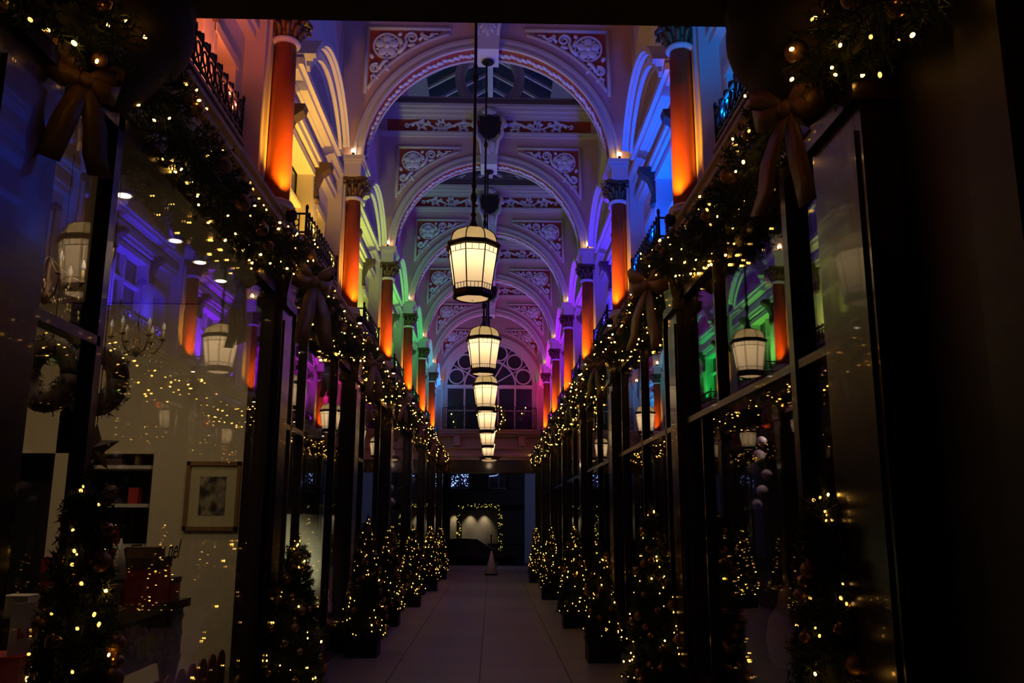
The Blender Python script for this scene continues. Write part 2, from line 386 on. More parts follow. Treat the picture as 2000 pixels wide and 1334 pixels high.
        for k in range(12): leaf(c, -.35 - k * .105, 9.60 + .055 * math.sin(k * 2.4), .10, .045, PI + (.9 if k % 2 else -.9), Y)
        if sg > 0: c.mirror_x()
        c.build('frieze_scrollwork', WHITE, t)
    # keystone, cartouche and shield
    m = MB(); K = [(-.20, 9.40), (.20, 9.40), (.165, 8.80), (-.165, 8.80)]
    m.prism(K, 'y', -.34, -.15); m.box(-.165, -.34, 8.72, .165, .20, 8.84)
    for sg in (-1, 1):
        m.tube([(sg * .25, -.33, 9.74), (sg * .30, -.36, 9.60), (sg * .25, -.37, 9.46), (sg * .27, -.36, 9.34), (sg * .17, -.35, 9.20), (sg * .15, -.34, 8.95)], [.05, .055, .04, .05, .04, .02], 8)
        m.sph((sg * .30, -.36, 9.55), (.075, .05, .07), 10, 6)
    m.build('keystone', WHITE, t)
    m = MB()
    for a in range(7):
        th = R(-90 + (a - 3) * 20); leaf(m, 0, 9.20, .26 - abs(a - 3) * .04, .06, th, -.36, .03)
    for a in range(7): leaf(m, 0, 9.76, .16, .05, R(90 + (a - 3) * 22), -.40, .03)
    m.build('acanthus', WHITE, t)
    S = [(-.20, 9.72), (-.10, 9.69), (0, 9.73), (.10, 9.69), (.20, 9.72), (.185, 9.55), (.20, 9.38), (.12, 9.27), (0, 9.22), (-.12, 9.27), (-.20, 9.38), (-.185, 9.55)]
    tag(MB().prism(S, 'y', -.44, -.38).build('shield', mat('shield_black', (.02, .015, .02), .4), t), 'black shield')
    # tie beam, ring and gable rakes above
    m = MB(); m.box(-2.28, -.02, 9.99, 2.28, .15, 10.14); m.box(-2.28, -.07, 10.14, 2.28, .15, 10.24); m.box(-2.28, -.11, 10.24, 2.28, .15, 10.28)
    m.arc(0, 10.78, .52, .60, 0, .15, 0, 2 * PI, 40); m.arc(0, 10.78, .60, .72, -.05, .15, 0, 2 * PI, 40)
    for sg in (-1, 1):
        m.prism([(sg * 2.28, 10.28), (sg * 2.28, 10.42), (0, 11.74), (0, 11.56)], 'y', 0, .12)
    m.build('roof_truss', mat('truss_grey', (.40, .33, .34), .6), t)
    MB().box(-.02, -.02, 8.68, .02, .02, 8.73).lathe([(.085, 0), (.10, .015), (.04, .045), (.03, .06)], 14, (0, 0, 8.67)).build('ceiling_rose', IRON, t)
    return t
arch = make_arch()
ORD = ('nearest', 'second', 'third', 'fourth', 'fifth', 'sixth')
for n in range(NC):
    a = arch if n == 0 else copy_tree(arch)
    a.name = 'trim_%d' % (n + 1); a.location = (0, YN(n), -.07); a['label'] = '%s of the cream cross arches with shield, red frieze and rosette spandrels' % ORD[n]

# ------------------------------------------------------------------ roof
m = MB()
for s in (-1, 1):
    m.prism([(s * 2.5, 10.28), (s * 2.5, 10.36), (s * 1.35, 11.04), (s * 1.35, 10.94)], 'y', 4.31, YEND)
tag(m.build('ceiling', mat('roof_boards', (.34, .28, .30), .7)), 'sloping solid eaves either side of the glazed roof ridge', kind='structure')
rf = empty('window_1', (0, 0, 0), 'glazed ridge skylight running along the arcade roof', kind='structure')
m = MB()
for s in (-1, 1): m.prism([(s * 1.36, 11.00), (s * 1.36, 11.03), (0, 11.83), (0, 11.80)], 'y', 4.31, YEND)
m.build('skylight_pane', SKYGLASS, rf)
m = MB(); m.box(-.06, 4.31, 11.62, .06, YEND, 11.80)
y = 4.6
while y < YEND:
    for s in (-1, 1): m.prism([(s * 1.36, 10.94), (s * 1.36, 11.0), (0, 11.80), (0, 11.72)], 'y', y, y + .06)
    y += .72
m.build('rafter', WHITE, rf)

# ------------------------------------------------------------------ columns
def make_column():
    t = empty('painted_column', (0, 0, 0), cat='column', group='red columns standing on the shopfront cornice', kind='thing')
    MB().lathe([(.118, 0), (.121, .3), (.119, .7), (.112, 1.2), (.105, 1.66)], 32, (0, 0, 4.68)).build('shaft', REDC, t)
    MB().lathe([(.17, 0), (.17, .03), (.15, .045), (.165, .06), (.15, .085), (.125, .10)], 28, (0, 0, 4.60)).build('base', CREAM, t)
    tag(MB().lathe([(.115, 0), (.140, .012), (.146, .03), (.138, .052), (.112, .06)], 28, (0, 0, 6.32)).build('neck_ring', WHITE, t), 'white neck ring')
    m = MB(); m.lathe([(.11, 0), (.115, .1), (.13, .2), (.17, .28)], 20, (0, 0, 6.38))
    m.prism([(-.22, -.16), (-.16, -.22), (0, -.17), (.16, -.22), (.22, -.16), (.17, 0), (.22, .16), (.16, .22), (0, .17), (-.16, .22), (-.22, .16), (-.17, 0)], 'z', 6.66, 6.72)
    for row, (z, L, k0) in enumerate(((6.385, .13, 0), (6.46, .15, .5))):
        for k in range(10):
            a = 2 * PI * (k + k0) / 10; ca, sa = math.cos(a), math.sin(a); r0 = .118 + row * .006
            m.tube([(ca * r0, sa * r0, z), (ca * (r0 + .012), sa * (r0 + .012), z + L * .5), (ca * (r0 + .03), sa * (r0 + .03), z + L * .85),
                    (ca * (r0 + .065), sa * (r0 + .065), z + L), (ca * (r0 + .075), sa * (r0 + .075), z + L * .85)], [.018, .030, .034, .026, .012], 7)
    for k in range(4):
        a = PI / 4 + k * PI / 2; ca, sa = math.cos(a), math.sin(a)
        m.tube([(ca * .14, sa * .14, 6.54), (ca * .18, sa * .18, 6.62), (ca * .24, sa * .24, 6.64), (ca * .26, sa * .26, 6.60), (ca * .235, sa * .235, 6.585)], [.02, .028, .03, .026, .018], 7)
        a = k * PI / 2; m.sph((math.cos(a) * .185, math.sin(a) * .185, 6.66), (.035, .035, .03), 8, 5)
    m.v = [(x, y, 6.38 + (z - 6.38) * .80) for x, y, z in m.v]
    tag(m.build('capital', GOLD, t), 'aged gilt leafy capital')
    return t
def make_colfix():
    t = empty('column_spotlight', (0, 0, 0), cat='spotlight', group='round spotlights at the column feet')
    MB().lathe([(.035, -.05), (.05, -.03), (.056, 0), (.05, .03), (.038, .05)], 16).build('housing', IRON, t)
    MB().tube([(0, .05, -.02), (0, .10, -.03), (0, .16, -.05)], .012, 6).build('bracket', IRON, t)
    tag(MB().lathe([(.026, -.058), (.026, -.050)], 14).build('lens', LAMPC, t), 'bright lens')
    return t
def make_globe():
    t = empty('globe_bulb_lamp', (0, 0, 0), cat='lamp', group='bare bulbs standing on the impost blocks')
    MB().lathe([(.05, 0), (.05, .012), (.022, .02), (.02, .055), (.028, .06)], 14).build('lamp_holder', GOLD, t)
    m = MB(); m.sph((0, 0, .092), .036, 12, 8); m.build('bulb', LAMPW, t)
    return t
col0, fix0, glb0 = make_column(), make_colfix(), make_globe()
first = True; OFF0 = []
for n in range(0, NC + 1):
    for s in (-1, 1):
        if n < NC:
            c = col0 if first else copy_tree(col0); c.location = (s * 1.97, YN(n), 0)
            c['label'] = 'red column with orange glow between the %s and %s bays' % (nm(n - 1, s), nm(n, s))
            f = fix0 if first else copy_tree(fix0); f.location = (s * 1.78, YN(n) - .16, 4.50)
            if n == 0: OFF0.append(f)
            f['label'] = 'small round spotlight at foot of column between %s and %s bays' % (nm(n - 1, s), nm(n, s))
        else:
            MB().box(s * 1.84, YN(n) - .27, 6.72, s * 2.31, YN(n), 6.90).box(s * 1.79, YN(n) - .32, 6.90, s * 2.31, YN(n), 7.0).build('trim_%d' % (60 + (s > 0)), CREAM)['kind'] = 'structure'
        if n >= 1:
            g = glb0 if (n == 1 and s == -1) else copy_tree(glb0); g.location = (s * 1.96, YN(n) - .25, 6.93 if n < NC else 7.0)
            g['label'] = ('glowing bulb on the impost above the column between %s and %s bays' % (nm(n - 1, s), nm(n, s))) if n < NC else 'glowing bulb on the end wall impost beside the %s bay' % nm(5, s)
            point('globe_light', (s * 1.96, YN(n) - .28, 7.06 if n < NC else 7.13), (1, .7, .35), .07, .03)
        first = False

for f in OFF0:
    for ch in f.children:
        if ch.name.startswith('lens'):
            ch.data = ch.data.copy(); ch.data.materials.clear(); ch.data.materials.append(NIGHTGLASS); ch['label'] = 'dark unlit lens'
# ------------------------------------------------------------------ shopfronts
def shopfront(s, i):
    side = ('left', 'right')[i]
    # cornice and fascia
    c = MB()
    for z0, z1, p in ((4.36, 4.42, -.06), (4.42, 4.50, .02), (4.50, 4.56, .08), (4.56, 4.60, .12)):
        c.box(s * 2.6, 4.31, z0, s * (2.0 - p), YEND, z1)
    tag(c.build('trim_%d' % (70 + i), mat('cornice_stone', (.40, .30, .28), .6)), 'stone cornice running along the top of the %s shopfronts' % side, kind='structure')
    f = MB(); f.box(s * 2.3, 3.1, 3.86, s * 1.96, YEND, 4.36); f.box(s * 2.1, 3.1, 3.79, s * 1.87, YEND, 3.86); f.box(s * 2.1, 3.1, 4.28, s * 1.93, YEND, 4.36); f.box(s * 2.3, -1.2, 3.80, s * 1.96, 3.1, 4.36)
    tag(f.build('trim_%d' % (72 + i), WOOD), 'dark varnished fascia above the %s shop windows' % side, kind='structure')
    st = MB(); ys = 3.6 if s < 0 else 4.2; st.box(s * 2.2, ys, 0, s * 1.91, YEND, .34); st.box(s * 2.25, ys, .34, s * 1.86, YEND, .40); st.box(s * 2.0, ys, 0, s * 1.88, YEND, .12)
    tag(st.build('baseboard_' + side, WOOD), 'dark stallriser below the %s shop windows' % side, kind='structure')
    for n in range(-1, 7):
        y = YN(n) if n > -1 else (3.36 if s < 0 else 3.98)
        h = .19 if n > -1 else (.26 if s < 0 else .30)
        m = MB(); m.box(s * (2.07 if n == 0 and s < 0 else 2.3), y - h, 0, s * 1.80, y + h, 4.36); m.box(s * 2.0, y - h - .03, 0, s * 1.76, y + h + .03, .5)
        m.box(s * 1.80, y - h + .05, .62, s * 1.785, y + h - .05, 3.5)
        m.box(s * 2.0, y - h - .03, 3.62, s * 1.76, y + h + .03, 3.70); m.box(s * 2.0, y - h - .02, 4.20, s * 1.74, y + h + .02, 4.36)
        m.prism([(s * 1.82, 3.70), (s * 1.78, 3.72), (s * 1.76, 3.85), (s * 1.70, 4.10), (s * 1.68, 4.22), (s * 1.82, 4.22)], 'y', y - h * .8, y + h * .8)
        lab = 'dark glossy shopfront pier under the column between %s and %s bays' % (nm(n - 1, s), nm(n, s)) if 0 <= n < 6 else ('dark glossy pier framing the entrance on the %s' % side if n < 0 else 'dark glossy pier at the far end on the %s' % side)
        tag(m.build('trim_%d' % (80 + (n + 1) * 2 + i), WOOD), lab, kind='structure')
    k = 0
    for n in range(-1, 6):
        ya = (YN(n) + .19) if n > -1 else (3.62 if s < 0 else 4.28); yb = YN(n + 1) - .19
        wn = empty('window_%d' % (50 + (n + 1) * 2 + i), (0, 0, 0), 'tall shop window below the %s bay' % nm(n, s), kind='structure')
        fr = MB()
        def vbar(y, w=.05, z0=.40, z1=3.80, d=.05): fr.box(s * (XG + .03), y - w / 2, z0, s * (XG - d), y + w / 2, z1)
        fr.box(s * (XG + .03), ya, .40, s * (XG - .05), yb, .47); fr.box(s * (XG + .03), ya, 3.72, s * (XG - .05), yb, 3.80)
        vbar(ya + .04, .08); vbar(yb - .05, .10)
        tr = 2.56
        if n == -1 and s < 0:
            vbar(4.32, .07); fr.box(s * (XG + .03), ya, tr, s * (XG - .05), 4.32, tr + .05)
        elif n == -1:
            vbar(4.86, .08, d=.07); vbar(6.6, .035, tr, 3.8); vbar(7.15, .03, .40, tr)
            fr.box(s * (XG + .03), ya, tr, s * (XG - .06), yb, tr + .05)
        elif s < 0 and n in (2, 3):
            vbar(ya + .2, .04, d=.02)
        elif s < 0:
            vbar(ya + .42, .05); vbar(ya + 1.0, .05); vbar(yb - 1.1, .05)
            fr.box(s * (XG + .03), ya, tr, s * (XG - .05), ya + 1.0, tr + .05)
        else:
            vbar(ya + .5, .05); vbar(ya + 1.9, .05); vbar(yb - .5, .05)
            fr.box(s * (XG + .03), ya, tr, s * (XG - .05), yb, tr + .05)
        fr.build('window_frame', WOOD, wn)
        MB().box(s * (XG - .004), ya + .02, .42, s * (XG + .004), yb - .02, 3.78).build('pane', PANE, wn)
        if n > -1 or s > 0:
            m = MB()
            for z in (.5,): m.box(s * (XG - .055), ya + .09, z, s * (XG - .062), ya + .105, 3.7)
    # shop shells
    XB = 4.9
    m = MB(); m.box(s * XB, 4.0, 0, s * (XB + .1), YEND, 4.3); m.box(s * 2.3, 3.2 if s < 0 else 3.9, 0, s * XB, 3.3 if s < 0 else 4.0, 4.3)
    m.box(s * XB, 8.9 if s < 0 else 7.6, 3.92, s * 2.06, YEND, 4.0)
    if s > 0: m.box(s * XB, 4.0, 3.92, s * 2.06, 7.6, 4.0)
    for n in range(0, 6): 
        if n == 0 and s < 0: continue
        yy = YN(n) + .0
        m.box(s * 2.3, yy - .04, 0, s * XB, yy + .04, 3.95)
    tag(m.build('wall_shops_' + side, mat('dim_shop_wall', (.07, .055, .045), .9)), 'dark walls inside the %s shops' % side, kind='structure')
shopfront(-1, 0); shopfront(1, 1)

# entrance: lintel, ceiling, corbels, outer piers
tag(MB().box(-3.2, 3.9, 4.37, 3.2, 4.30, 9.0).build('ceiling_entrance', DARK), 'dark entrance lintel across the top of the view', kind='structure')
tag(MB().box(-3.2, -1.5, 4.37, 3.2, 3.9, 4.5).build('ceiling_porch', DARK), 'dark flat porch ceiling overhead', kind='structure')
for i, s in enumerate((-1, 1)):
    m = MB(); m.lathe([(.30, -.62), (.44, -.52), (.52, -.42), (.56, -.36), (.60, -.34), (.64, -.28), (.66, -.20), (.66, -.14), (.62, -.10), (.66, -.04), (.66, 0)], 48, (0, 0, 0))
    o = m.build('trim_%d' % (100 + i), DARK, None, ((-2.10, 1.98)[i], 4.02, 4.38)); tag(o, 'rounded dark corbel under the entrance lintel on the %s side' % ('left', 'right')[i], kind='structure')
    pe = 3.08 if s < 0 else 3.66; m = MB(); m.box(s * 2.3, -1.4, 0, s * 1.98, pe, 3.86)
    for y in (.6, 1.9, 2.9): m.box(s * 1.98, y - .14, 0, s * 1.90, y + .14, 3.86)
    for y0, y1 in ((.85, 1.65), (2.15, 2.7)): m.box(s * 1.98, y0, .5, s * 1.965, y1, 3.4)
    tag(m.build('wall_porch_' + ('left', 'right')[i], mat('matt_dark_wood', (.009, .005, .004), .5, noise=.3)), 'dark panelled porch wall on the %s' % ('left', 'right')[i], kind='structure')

# ------------------------------------------------------------------ balconies
def make_balcony():
    L = .92; D = .36
    t = empty('iron_balcony', (0, 0, 0), cat='balcony', group='small iron balconies in front of the upper windows')
    m = MB()
    for z0, z1, p in ((4.60, 4.64, .28), (4.64, 4.67, .33), (4.67, 4.70, .38), (4.70, 4.72, .35)): m.box(-.0, -L - p + .30, z0, p, L + p - .30, z1)
    m.build('ledge', mat('cornice_stone', (.40, .30, .28), .6), t)
    m = MB()
    def bar(a, b, r=.010): m.tube([a, b], r, 5)
    for z in (4.76, 4.97):
        bar((0, -L, z), (D, -L, z), .013); bar((D, -L, z), (D, L, z), .013); bar((D, L, z), (0, L, z), .013)
    m.build('rail', IRON, t)
    m = MB()
    N = 13
    for k in range(N + 1):
        y = -L + 2 * L * k / N
        m.tube([(D, y, 4.72), (D, y, 4.97)], .008, 5)
        m.sph((D, y, 5.00), (.012, .022, .04), 6, 5)
        if k < N:
            yc = y + L / N; m.arc(yc, 4.88, .042, .054, D - .006, D + .006, 0, 2 * PI, 14, 'x')
            m.tube([(D, yc - .05, 4.77), (D, yc, 4.83), (D, yc + .05, 4.77)], .007, 5)
            m.sph((D, yc, 4.985), (.02, .03, .022), 6, 5)
    for sg in (-1, 1):
        for x in (.08, .18, .28): m.tube([(x, sg * L, 4.72), (x, sg * L, 4.97)], .008, 5)
        m.arc(.13, 4.87, .035, .048, sg * L - .006, sg * L + .006, 0, 2 * PI, 12, 'y'); m.arc(.24, 4.87, .035, .048, sg * L - .006, sg * L + .006, 0, 2 * PI, 12, 'y')
        m.tube([(D, sg * L, 4.70), (D, sg * L, 5.02)], .016, 6); m.sph((D, sg * L, 5.04), (.02, .02, .04), 6, 5)
    m.build('scrollwork', IRON, t)
    return t
b0 = make_balcony(); first = True
for n in range(-1, 6):
    for s in (-1, 1):
        b = b0 if first else copy_tree(b0); first = False
        b.location = (s * 2.28, YN(n) + BAY / 2 - .15, 0); b.rotation_euler = (0, 0, 0 if s < 0 else PI)
        b['label'] = 'black iron balcony with leafy top rail in front of the %s window' % nm(n, s)

# ------------------------------------------------------------------ lanterns
def octo(r, z, a0=PI / 8): return [(r * math.cos(a0 + k * PI / 4), r * math.sin(a0 + k * PI / 4), z) for k in range(8)]
def make_lantern():
    t = empty('hanging_lantern', (0, 0, 0), cat='lantern', group='domed glass lanterns hanging down the middle of the arcade')
    zt, zb, rt, rb = .475, .06, .243, .180
    A, B = octo(rt, zt), octo(rb, zb)
    for k in range(8):
        k2 = (k + 1) % 8; m = MB(); q = [Vector(B[k]), Vector(B[k2]), Vector(A[k2]), Vector(A[k])]
        m.add(q, [(0, 1, 2, 3)])
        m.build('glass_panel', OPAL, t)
    m = MB()
    for k in range(8):
        a, b, c, d = Vector(A[k]), Vector(A[(k + 1) % 8]), Vector(B[k]), Vector(B[(k + 1) % 8])
        m.tube([a * 1.005, c * 1.005], .0065, 6)
        def P(u, v): q = (a.lerp(b, u)).lerp(c.lerp(d, u), v); return Vector((q.x * 1.008, q.y * 1.008, q.z))
        m.tube([P(0, .14), P(1, .14)], .0035, 5); m.tube([P(0, .86), P(1, .86)], .0035, 5)
        for u in (.33, .67): m.tube([P(u, 0), P(u, .14)], .003, 5)
        for u in (.25, .5, .75): m.tube([P(u, .86), P(u, 1)], .003, 5)
    m.build('glazing_bars', LEAD, t)
    MB().lathe([(.19, .0), (.198, .02), (.192, .045), (.188, .068), (.165, .068), (.15, .01), (.165, -.012), (.19, 0)], 8, (0, 0, .0), PI / 8, sm=False, caps=False).build('lower_rim', LEAD, t)
    MB().lathe([(.240, 0), (.266, .012), (.272, .035), (.256, .055), (.230, .06), (.230, 0)], 8, (0, 0, .470), PI / 8, sm=False, caps=False).build('upper_rim', LEAD, t)
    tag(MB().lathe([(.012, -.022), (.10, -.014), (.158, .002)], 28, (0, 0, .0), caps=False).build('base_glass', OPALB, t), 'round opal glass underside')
    pr = [(.232, 0), (.224, .045), (.207, .09), (.165, .127), (.110, .149), (.06, .158)]
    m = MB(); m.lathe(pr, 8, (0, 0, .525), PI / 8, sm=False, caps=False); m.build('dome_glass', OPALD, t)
    m = MB()
    for k in range(8):
        a = PI / 8 + k * PI / 4; m.tube([((r + .004) * math.cos(a), (r + .004) * math.sin(a), .525 + z) for r, z in pr], .006, 5)
    m.build('dome_ribs', LEAD, t)
    MB().lathe([(.07, 0), (.075, .015), (.05, .03), (.035, .06), (.022, .10), (.018, .13), (.028, .145), (.028, .16), (.014, .175)], 14, (0, 0, .675)).build('finial', LEAD, t)
    t.rotation_euler = (0, 0, R(7))
    H = 8.61 - 3.76
    m = MB(); m.tube([(0, 0, .82), (0, 0, H)], .015, 8)
    for z in (1.0, 2.25, 3.5):
        m.sph((0, 0, z), (.032, .032, .06), 8, 6); m.sph((0, 0, z + .12), (.026, .026, .035), 8, 6)
    m.build('hanging_rod', LEAD, t)
    return t
l0 = make_lantern()
for n in range(NC):
    l = l0 if n == 0 else copy_tree(l0)
    l.location = (-.08 if n == 0 else -.02, YN(n), 3.76)
    l['label'] = ('largest and nearest domed opal lantern hanging on a long iron rod', 'second hanging lantern, lit between the first and third', 'third glowing lantern down the arcade axis',
                  'fourth glowing lantern down the axis, tail hidden by fifth', 'fifth lantern of the receding row, just above the last', 'last and smallest lantern, in front of the end fascia')[n]
    point('lantern_light', (l.location.x, YN(n), 3.76 + .44), (1, .74, .42), 3.8, .03)

# ------------------------------------------------------------------ fairy lights, baubles, foliage
bulb_me = MB().sph((0, 0, 0), (.0085, .0085, .012), 6, 4).mesh('fairy_light', BULB)
BULBD = mat('dim_fairy_bulb', (1, .6, .2), .4, emis=(1, .48, .10), estr=2.6)
bulbd_me = MB().sph((0, 0, 0), (.0085, .0085, .012), 6, 4).mesh('fairy_light', BULBD)
baub_me = [MB().sph((0, 0, 0), .05, 14, 10).lathe([(.012, .045), (.012, .062)], 8).mesh('bauble', BAUB), MB().sph((0, 0, 0), .05, 14, 10).lathe([(.012, .045), (.012, .062)], 8).mesh('bauble', BAUM)]
def tufts(mb, c, d, L, r, k):
    """a short fir twig: needles fanned around direction d"""
    d = d.normalized(); u = d.orthogonal().normalized(); v = d.cross(u)
    for j in range(k):
        a = r.uniform(0, 2 * PI); b = c + d * (L * r.uniform(0, .9))
        out = (d * r.uniform(.3, .9) + (u * math.cos(a) + v * math.sin(a)) * 1.0).normalized()
        wv = out.cross(d).normalized() * .0035; e = b + out * r.uniform(.03, .055)
        h = d * .003
        mb.add([b - wv - h, b + wv - h, b + h * 2, e], [(0, 1, 3), (1, 2, 3), (2, 0, 3), (0, 2, 1)])
    mb.tube([c - d * .02, c + d * L], [.005, .002], 4, False)
def garland_path(t, L, droop, z0=4.16): return Vector((0, L * t, z0 - droop * 4 * t * (1 - t)))
def make_garland_mesh(L, droop, seed, dens):
    r = random.Random(seed); mb = MB()
    pts = [garland_path(k / 24, L, droop) for k in range(25)]
    mb.tube(pts, .07, 7)
    for k in range(dens):
        t = r.random(); a = r.uniform(0, 2 * PI); c = garland_path(t, L, droop)
        tn = (garland_path(min(1, t + .02), L, droop) - garland_path(max(0, t - .02), L, droop)).normalized()
        u = Vector((1, 0, 0)); v = tn.cross(u)
        o = u * math.cos(a) + v * math.sin(a)
        d = (o + tn * r.uniform(-.7, .7) + Vector((0, 0, -.15)))
        tufts(mb, c + o * r.uniform(.06, .14), d, r.uniform(.07, .13), r, 9)
    return mb.mesh('foliage', NEEDLE)
GM = {}
def garland(s, y0, L, droop, nb, seed, label, key, dens=1000):
    if key not in GM: GM[key] = make_garland_mesh(L, droop, seed, dens)
    t = empty('fir_garland', (s * 1.75, y0, 0), label, 'garland', 'lit fir garlands swagged along the shopfronts')
    inst('foliage', GM[key], t)
    r = random.Random(seed * 13 + (s > 0))
    for k in range(nb):
        u = (k + r.random()) / nb; a = r.uniform(0, 2 * PI); rr = r.uniform(.15, .24)
        p = garland_path(u, L, droop) + Vector((math.cos(a) * rr, 0, math.sin(a) * rr))
        if abs(p.x) > .0 and p.x * s > .12: p.x *= .5
        inst('fairy_light', bulb_me if r.random() < .75 else bulbd_me, t, p, (r.random() * 3, r.random() * 3, 0), r.uniform(.7, 1.2) * (1 if y0 < 9 else 1.25))
    for k in range(12):
        u = (k + r.random()) / 12; a = r.uniform(-.4, 1.2) if s < 0 else PI - r.uniform(-.4, 1.2); rr = .16
        p = garland_path(u, L, droop) + Vector((math.cos(a) * rr, 0, math.sin(a) * rr * r.choice((-1, 1))))
        inst('bauble', baub_me[k % 2], t, p, None, r.uniform(.7, 1.15))
    return t
for n in range(-1, 6):
    for s in (-1, 1):
        y0 = YN(n) if n > -1 else 3.98; L = YN(n + 1) - y0
        garland(s, y0, L, .30 if n < 0 else .26, 100 if n < 0 else (96 if n < 2 else 66), 11 + n * 2, 'fir garland with warm lights swagged below the %s bay' % nm(n, s), 'near' if n < 0 else ('a' if n % 2 else 'b'), 1350)
for s in (-1, 1):
    pg = garland(s, .4, 3.42, .20, 80, 40 + s, 'fir garland at the porch top corner on the %s side' % ('left' if s < 0 else 'right'), 'porch', 900); pg.location.z = -.26; pg.location.x = s * 1.70

# ribbon bows
def ribbon(mb, pts, wv, widths, th=.006):
    wv = Vector(wv).normalized(); n = len(pts); vs = []
    pts = [Vector(p) for p in pts]
    for i, p in enumerate(pts):
        t = (pts[min(i + 1, n - 1)] - pts[max(i - 1, 0)]).normalized(); nn = t.cross(wv).normalized() * th
        W = wv * widths[i] / 2; vs += [p - W - nn, p + W - nn, p + W + nn, p - W + nn]
    fs = [(0, 1, 2, 3), tuple(4 * (n - 1) + k for k in (3, 2, 1, 0))]
    for i in range(n - 1):
        for k in range(4): fs.append((4 * i + k, 4 * i + 4 + k, 4 * i + 4 + (k + 1) % 4, 4 * i + (k + 1) % 4))
    mb.add(vs, fs, True)
def make_bow():
    t = empty('ribbon_bow', (0, 0, 0), cat='bow', group='bronze satin bows on the shopfront piers')
    for sg in (-1, 1):   # loops lie in the y-z plane, facing +x
        m = MB(); pts = [(0.03, 0, 0), (.05, sg * .08, .06), (.06, sg * .18, .11), (.04, sg * .25, .09), (.02, sg * .24, .0), (.05, sg * .15, -.04), (.05, sg * .06, -.02), (.03, 0, 0)]
        ribbon(m, pts, (.35, 0, 1), [.06, .11, .15, .15, .14, .13, .09, .05]); m.build('loop', SATIN, t)
        m = MB(); pts = [(.03, 0, -.02), (.05, sg * .05, -.15), (.07, sg * .10, -.32), (.05, sg * .13, -.48), (.07, sg * .17, -.62)]
        ribbon(m, pts, (.3, 1, .15 * sg), [.05, .12, .15, .15, .14]); m.build('tail', SATIN, t)
    m = MB(); m.sph((.045, 0, 0), (.04, .05, .055), 10, 8); m.build('knot', SATIN, t)
    return t
bow0 = make_bow(); first = True
for n in range(-1, 7):
    for s in (-1, 1):
        b = bow0 if first else copy_tree(bow0); first = False
        b.location = (s * 1.60, YN(n) if n > -1 else 4.02, 3.90 if n > -1 else 3.74)
        b.rotation_euler = (R(rnd.uniform(-6, 6)), 0, (0 if s < 0 else PI) - s * R(-35)); b.scale = (1, 1, 1)
        if n > 0: b.scale = (.78 if n < 2 else .6,) * 3
        if n < 0: b.scale = (.85,) * 3
        if n < 0 and s < 0: b.location = (-1.72, 3.60, 3.62); b.scale = (.68,) * 3
        b['label'] = ('bronze ribbon bow on the pier between the %s and %s bays' % (nm(n - 1, s), nm(n, s))) if 0 <= n < 6 else ('large bronze bow hanging on the entrance pier next to the %s bay' % nm(-1, s) if n < 0 else 'small bronze bow on the far end pier by the %s bay' % nm(5, s))

# ------------------------------------------------------------------ christmas trees
def make_tree_mesh(seed, dens=1500):
    r = random.Random(seed); mb = MB()
    mb.lathe([(.20, 0), (.15, .35), (.09, .8), (.03, 1.2), (.005, 1.32)], 10, (0, 0, .0))
    for k in range(dens):
        u = r.random() ** 1.35; z = u * 1.3; rad = (.30 * (1 - u) ** .8 + .02) * r.uniform(.72, 1.05); a = r.uniform(0, 2 * PI)
        o = Vector((math.cos(a), math.sin(a), 0)); d = o + Vector((0, 0, r.uniform(-.1, .55)))
        tufts(mb, Vector((o.x * rad * .85, o.y * rad * .85, z)), d, r.uniform(.07, .12), r, 8)
    for k in range(12): tufts(mb, Vector((0, 0, 1.28 + k * .008)), Vector((r.uniform(-.3, .3), r.uniform(-.3, .3), 1)), .07, r, 8)
    return mb.mesh('foliage', NEEDLE)
tree_me = [make_tree_mesh(3), make_tree_mesh(5)]
pl_me = MB().prism([(-.20, -.20), (.20, -.20), (.20, .20), (-.20, .20)], 'z', 0, .27).box(-.215, -.215, .245, .215, .215, .27).mesh('planter', PLANT)
tk_me = MB().lathe([(.03, 0), (.026, .16)], 8).mesh('trunk', mat('bark', (.05, .03, .02), .9))
def xtree(x, y, top, wid, nb, seed, label, nba=22, sb=1.0, bz=1.0):
    t = empty('christmas_tree', (x, y, 0), label, 'christmas tree', 'small lit fir trees in planters along the shopfronts')
    inst('planter', pl_me, t); inst('trunk', tk_me, t, (0, 0, .22))
    H = (top - .30) / 1.42
    inst('foliage', tree_me[seed % 2], t, (0, 0, .22), (0, 0, seed * 1.1), (wid / .32, wid / .32, H * 1.06))
    r = random.Random(seed * 7)
    for k in range(nb):
        u = r.random() ** 1.1; rad = wid * (1 - u) ** .8 * r.uniform(1.0, 1.15) + .02; a = r.uniform(0, 2 * PI)
        if math.sin(a) > .35: a = -a
        inst('fairy_light', bulb_me if r.random() < .24 else bulbd_me, t, (rad * math.cos(a), rad * math.sin(a), (.26 + u * 1.42 * H)), (r.random() * 3, 0, 0), r.uniform(.6, 1.05) * bz)
    for k in range(nba):
        u = (k + r.random()) / nba * .92; rad = wid * (1 - u) ** .8 * 1.08 + .02; a = r.uniform(-PI, 0.3)
        inst('bauble', baub_me[k % 2], t, (rad * math.cos(a), rad * math.sin(a), .34 + u * 1.34 * H), None, r.uniform(.5, .85) * sb)
    return t
xtree(-1.66, 3.95, 1.93, .25, 44, 1, 'large dark fir tree with gold baubles nearest the entrance on the red-lit side', 26, 1.1)
xtree(-1.62, 8.05, 1.58, .27, 46, 2, 'lit fir tree at the pier where the red-lit and yellow-lit bays meet')
xtree(-1.52, 11.8, 1.76, .27, 60, 3, 'densely lit fir tree at the pier between yellow-lit and lime-lit bays', 26)
xtree(-1.60, 15.1, 1.62, .25, 46, 4, 'lit fir tree in a black cube planter under the lime-lit bay')
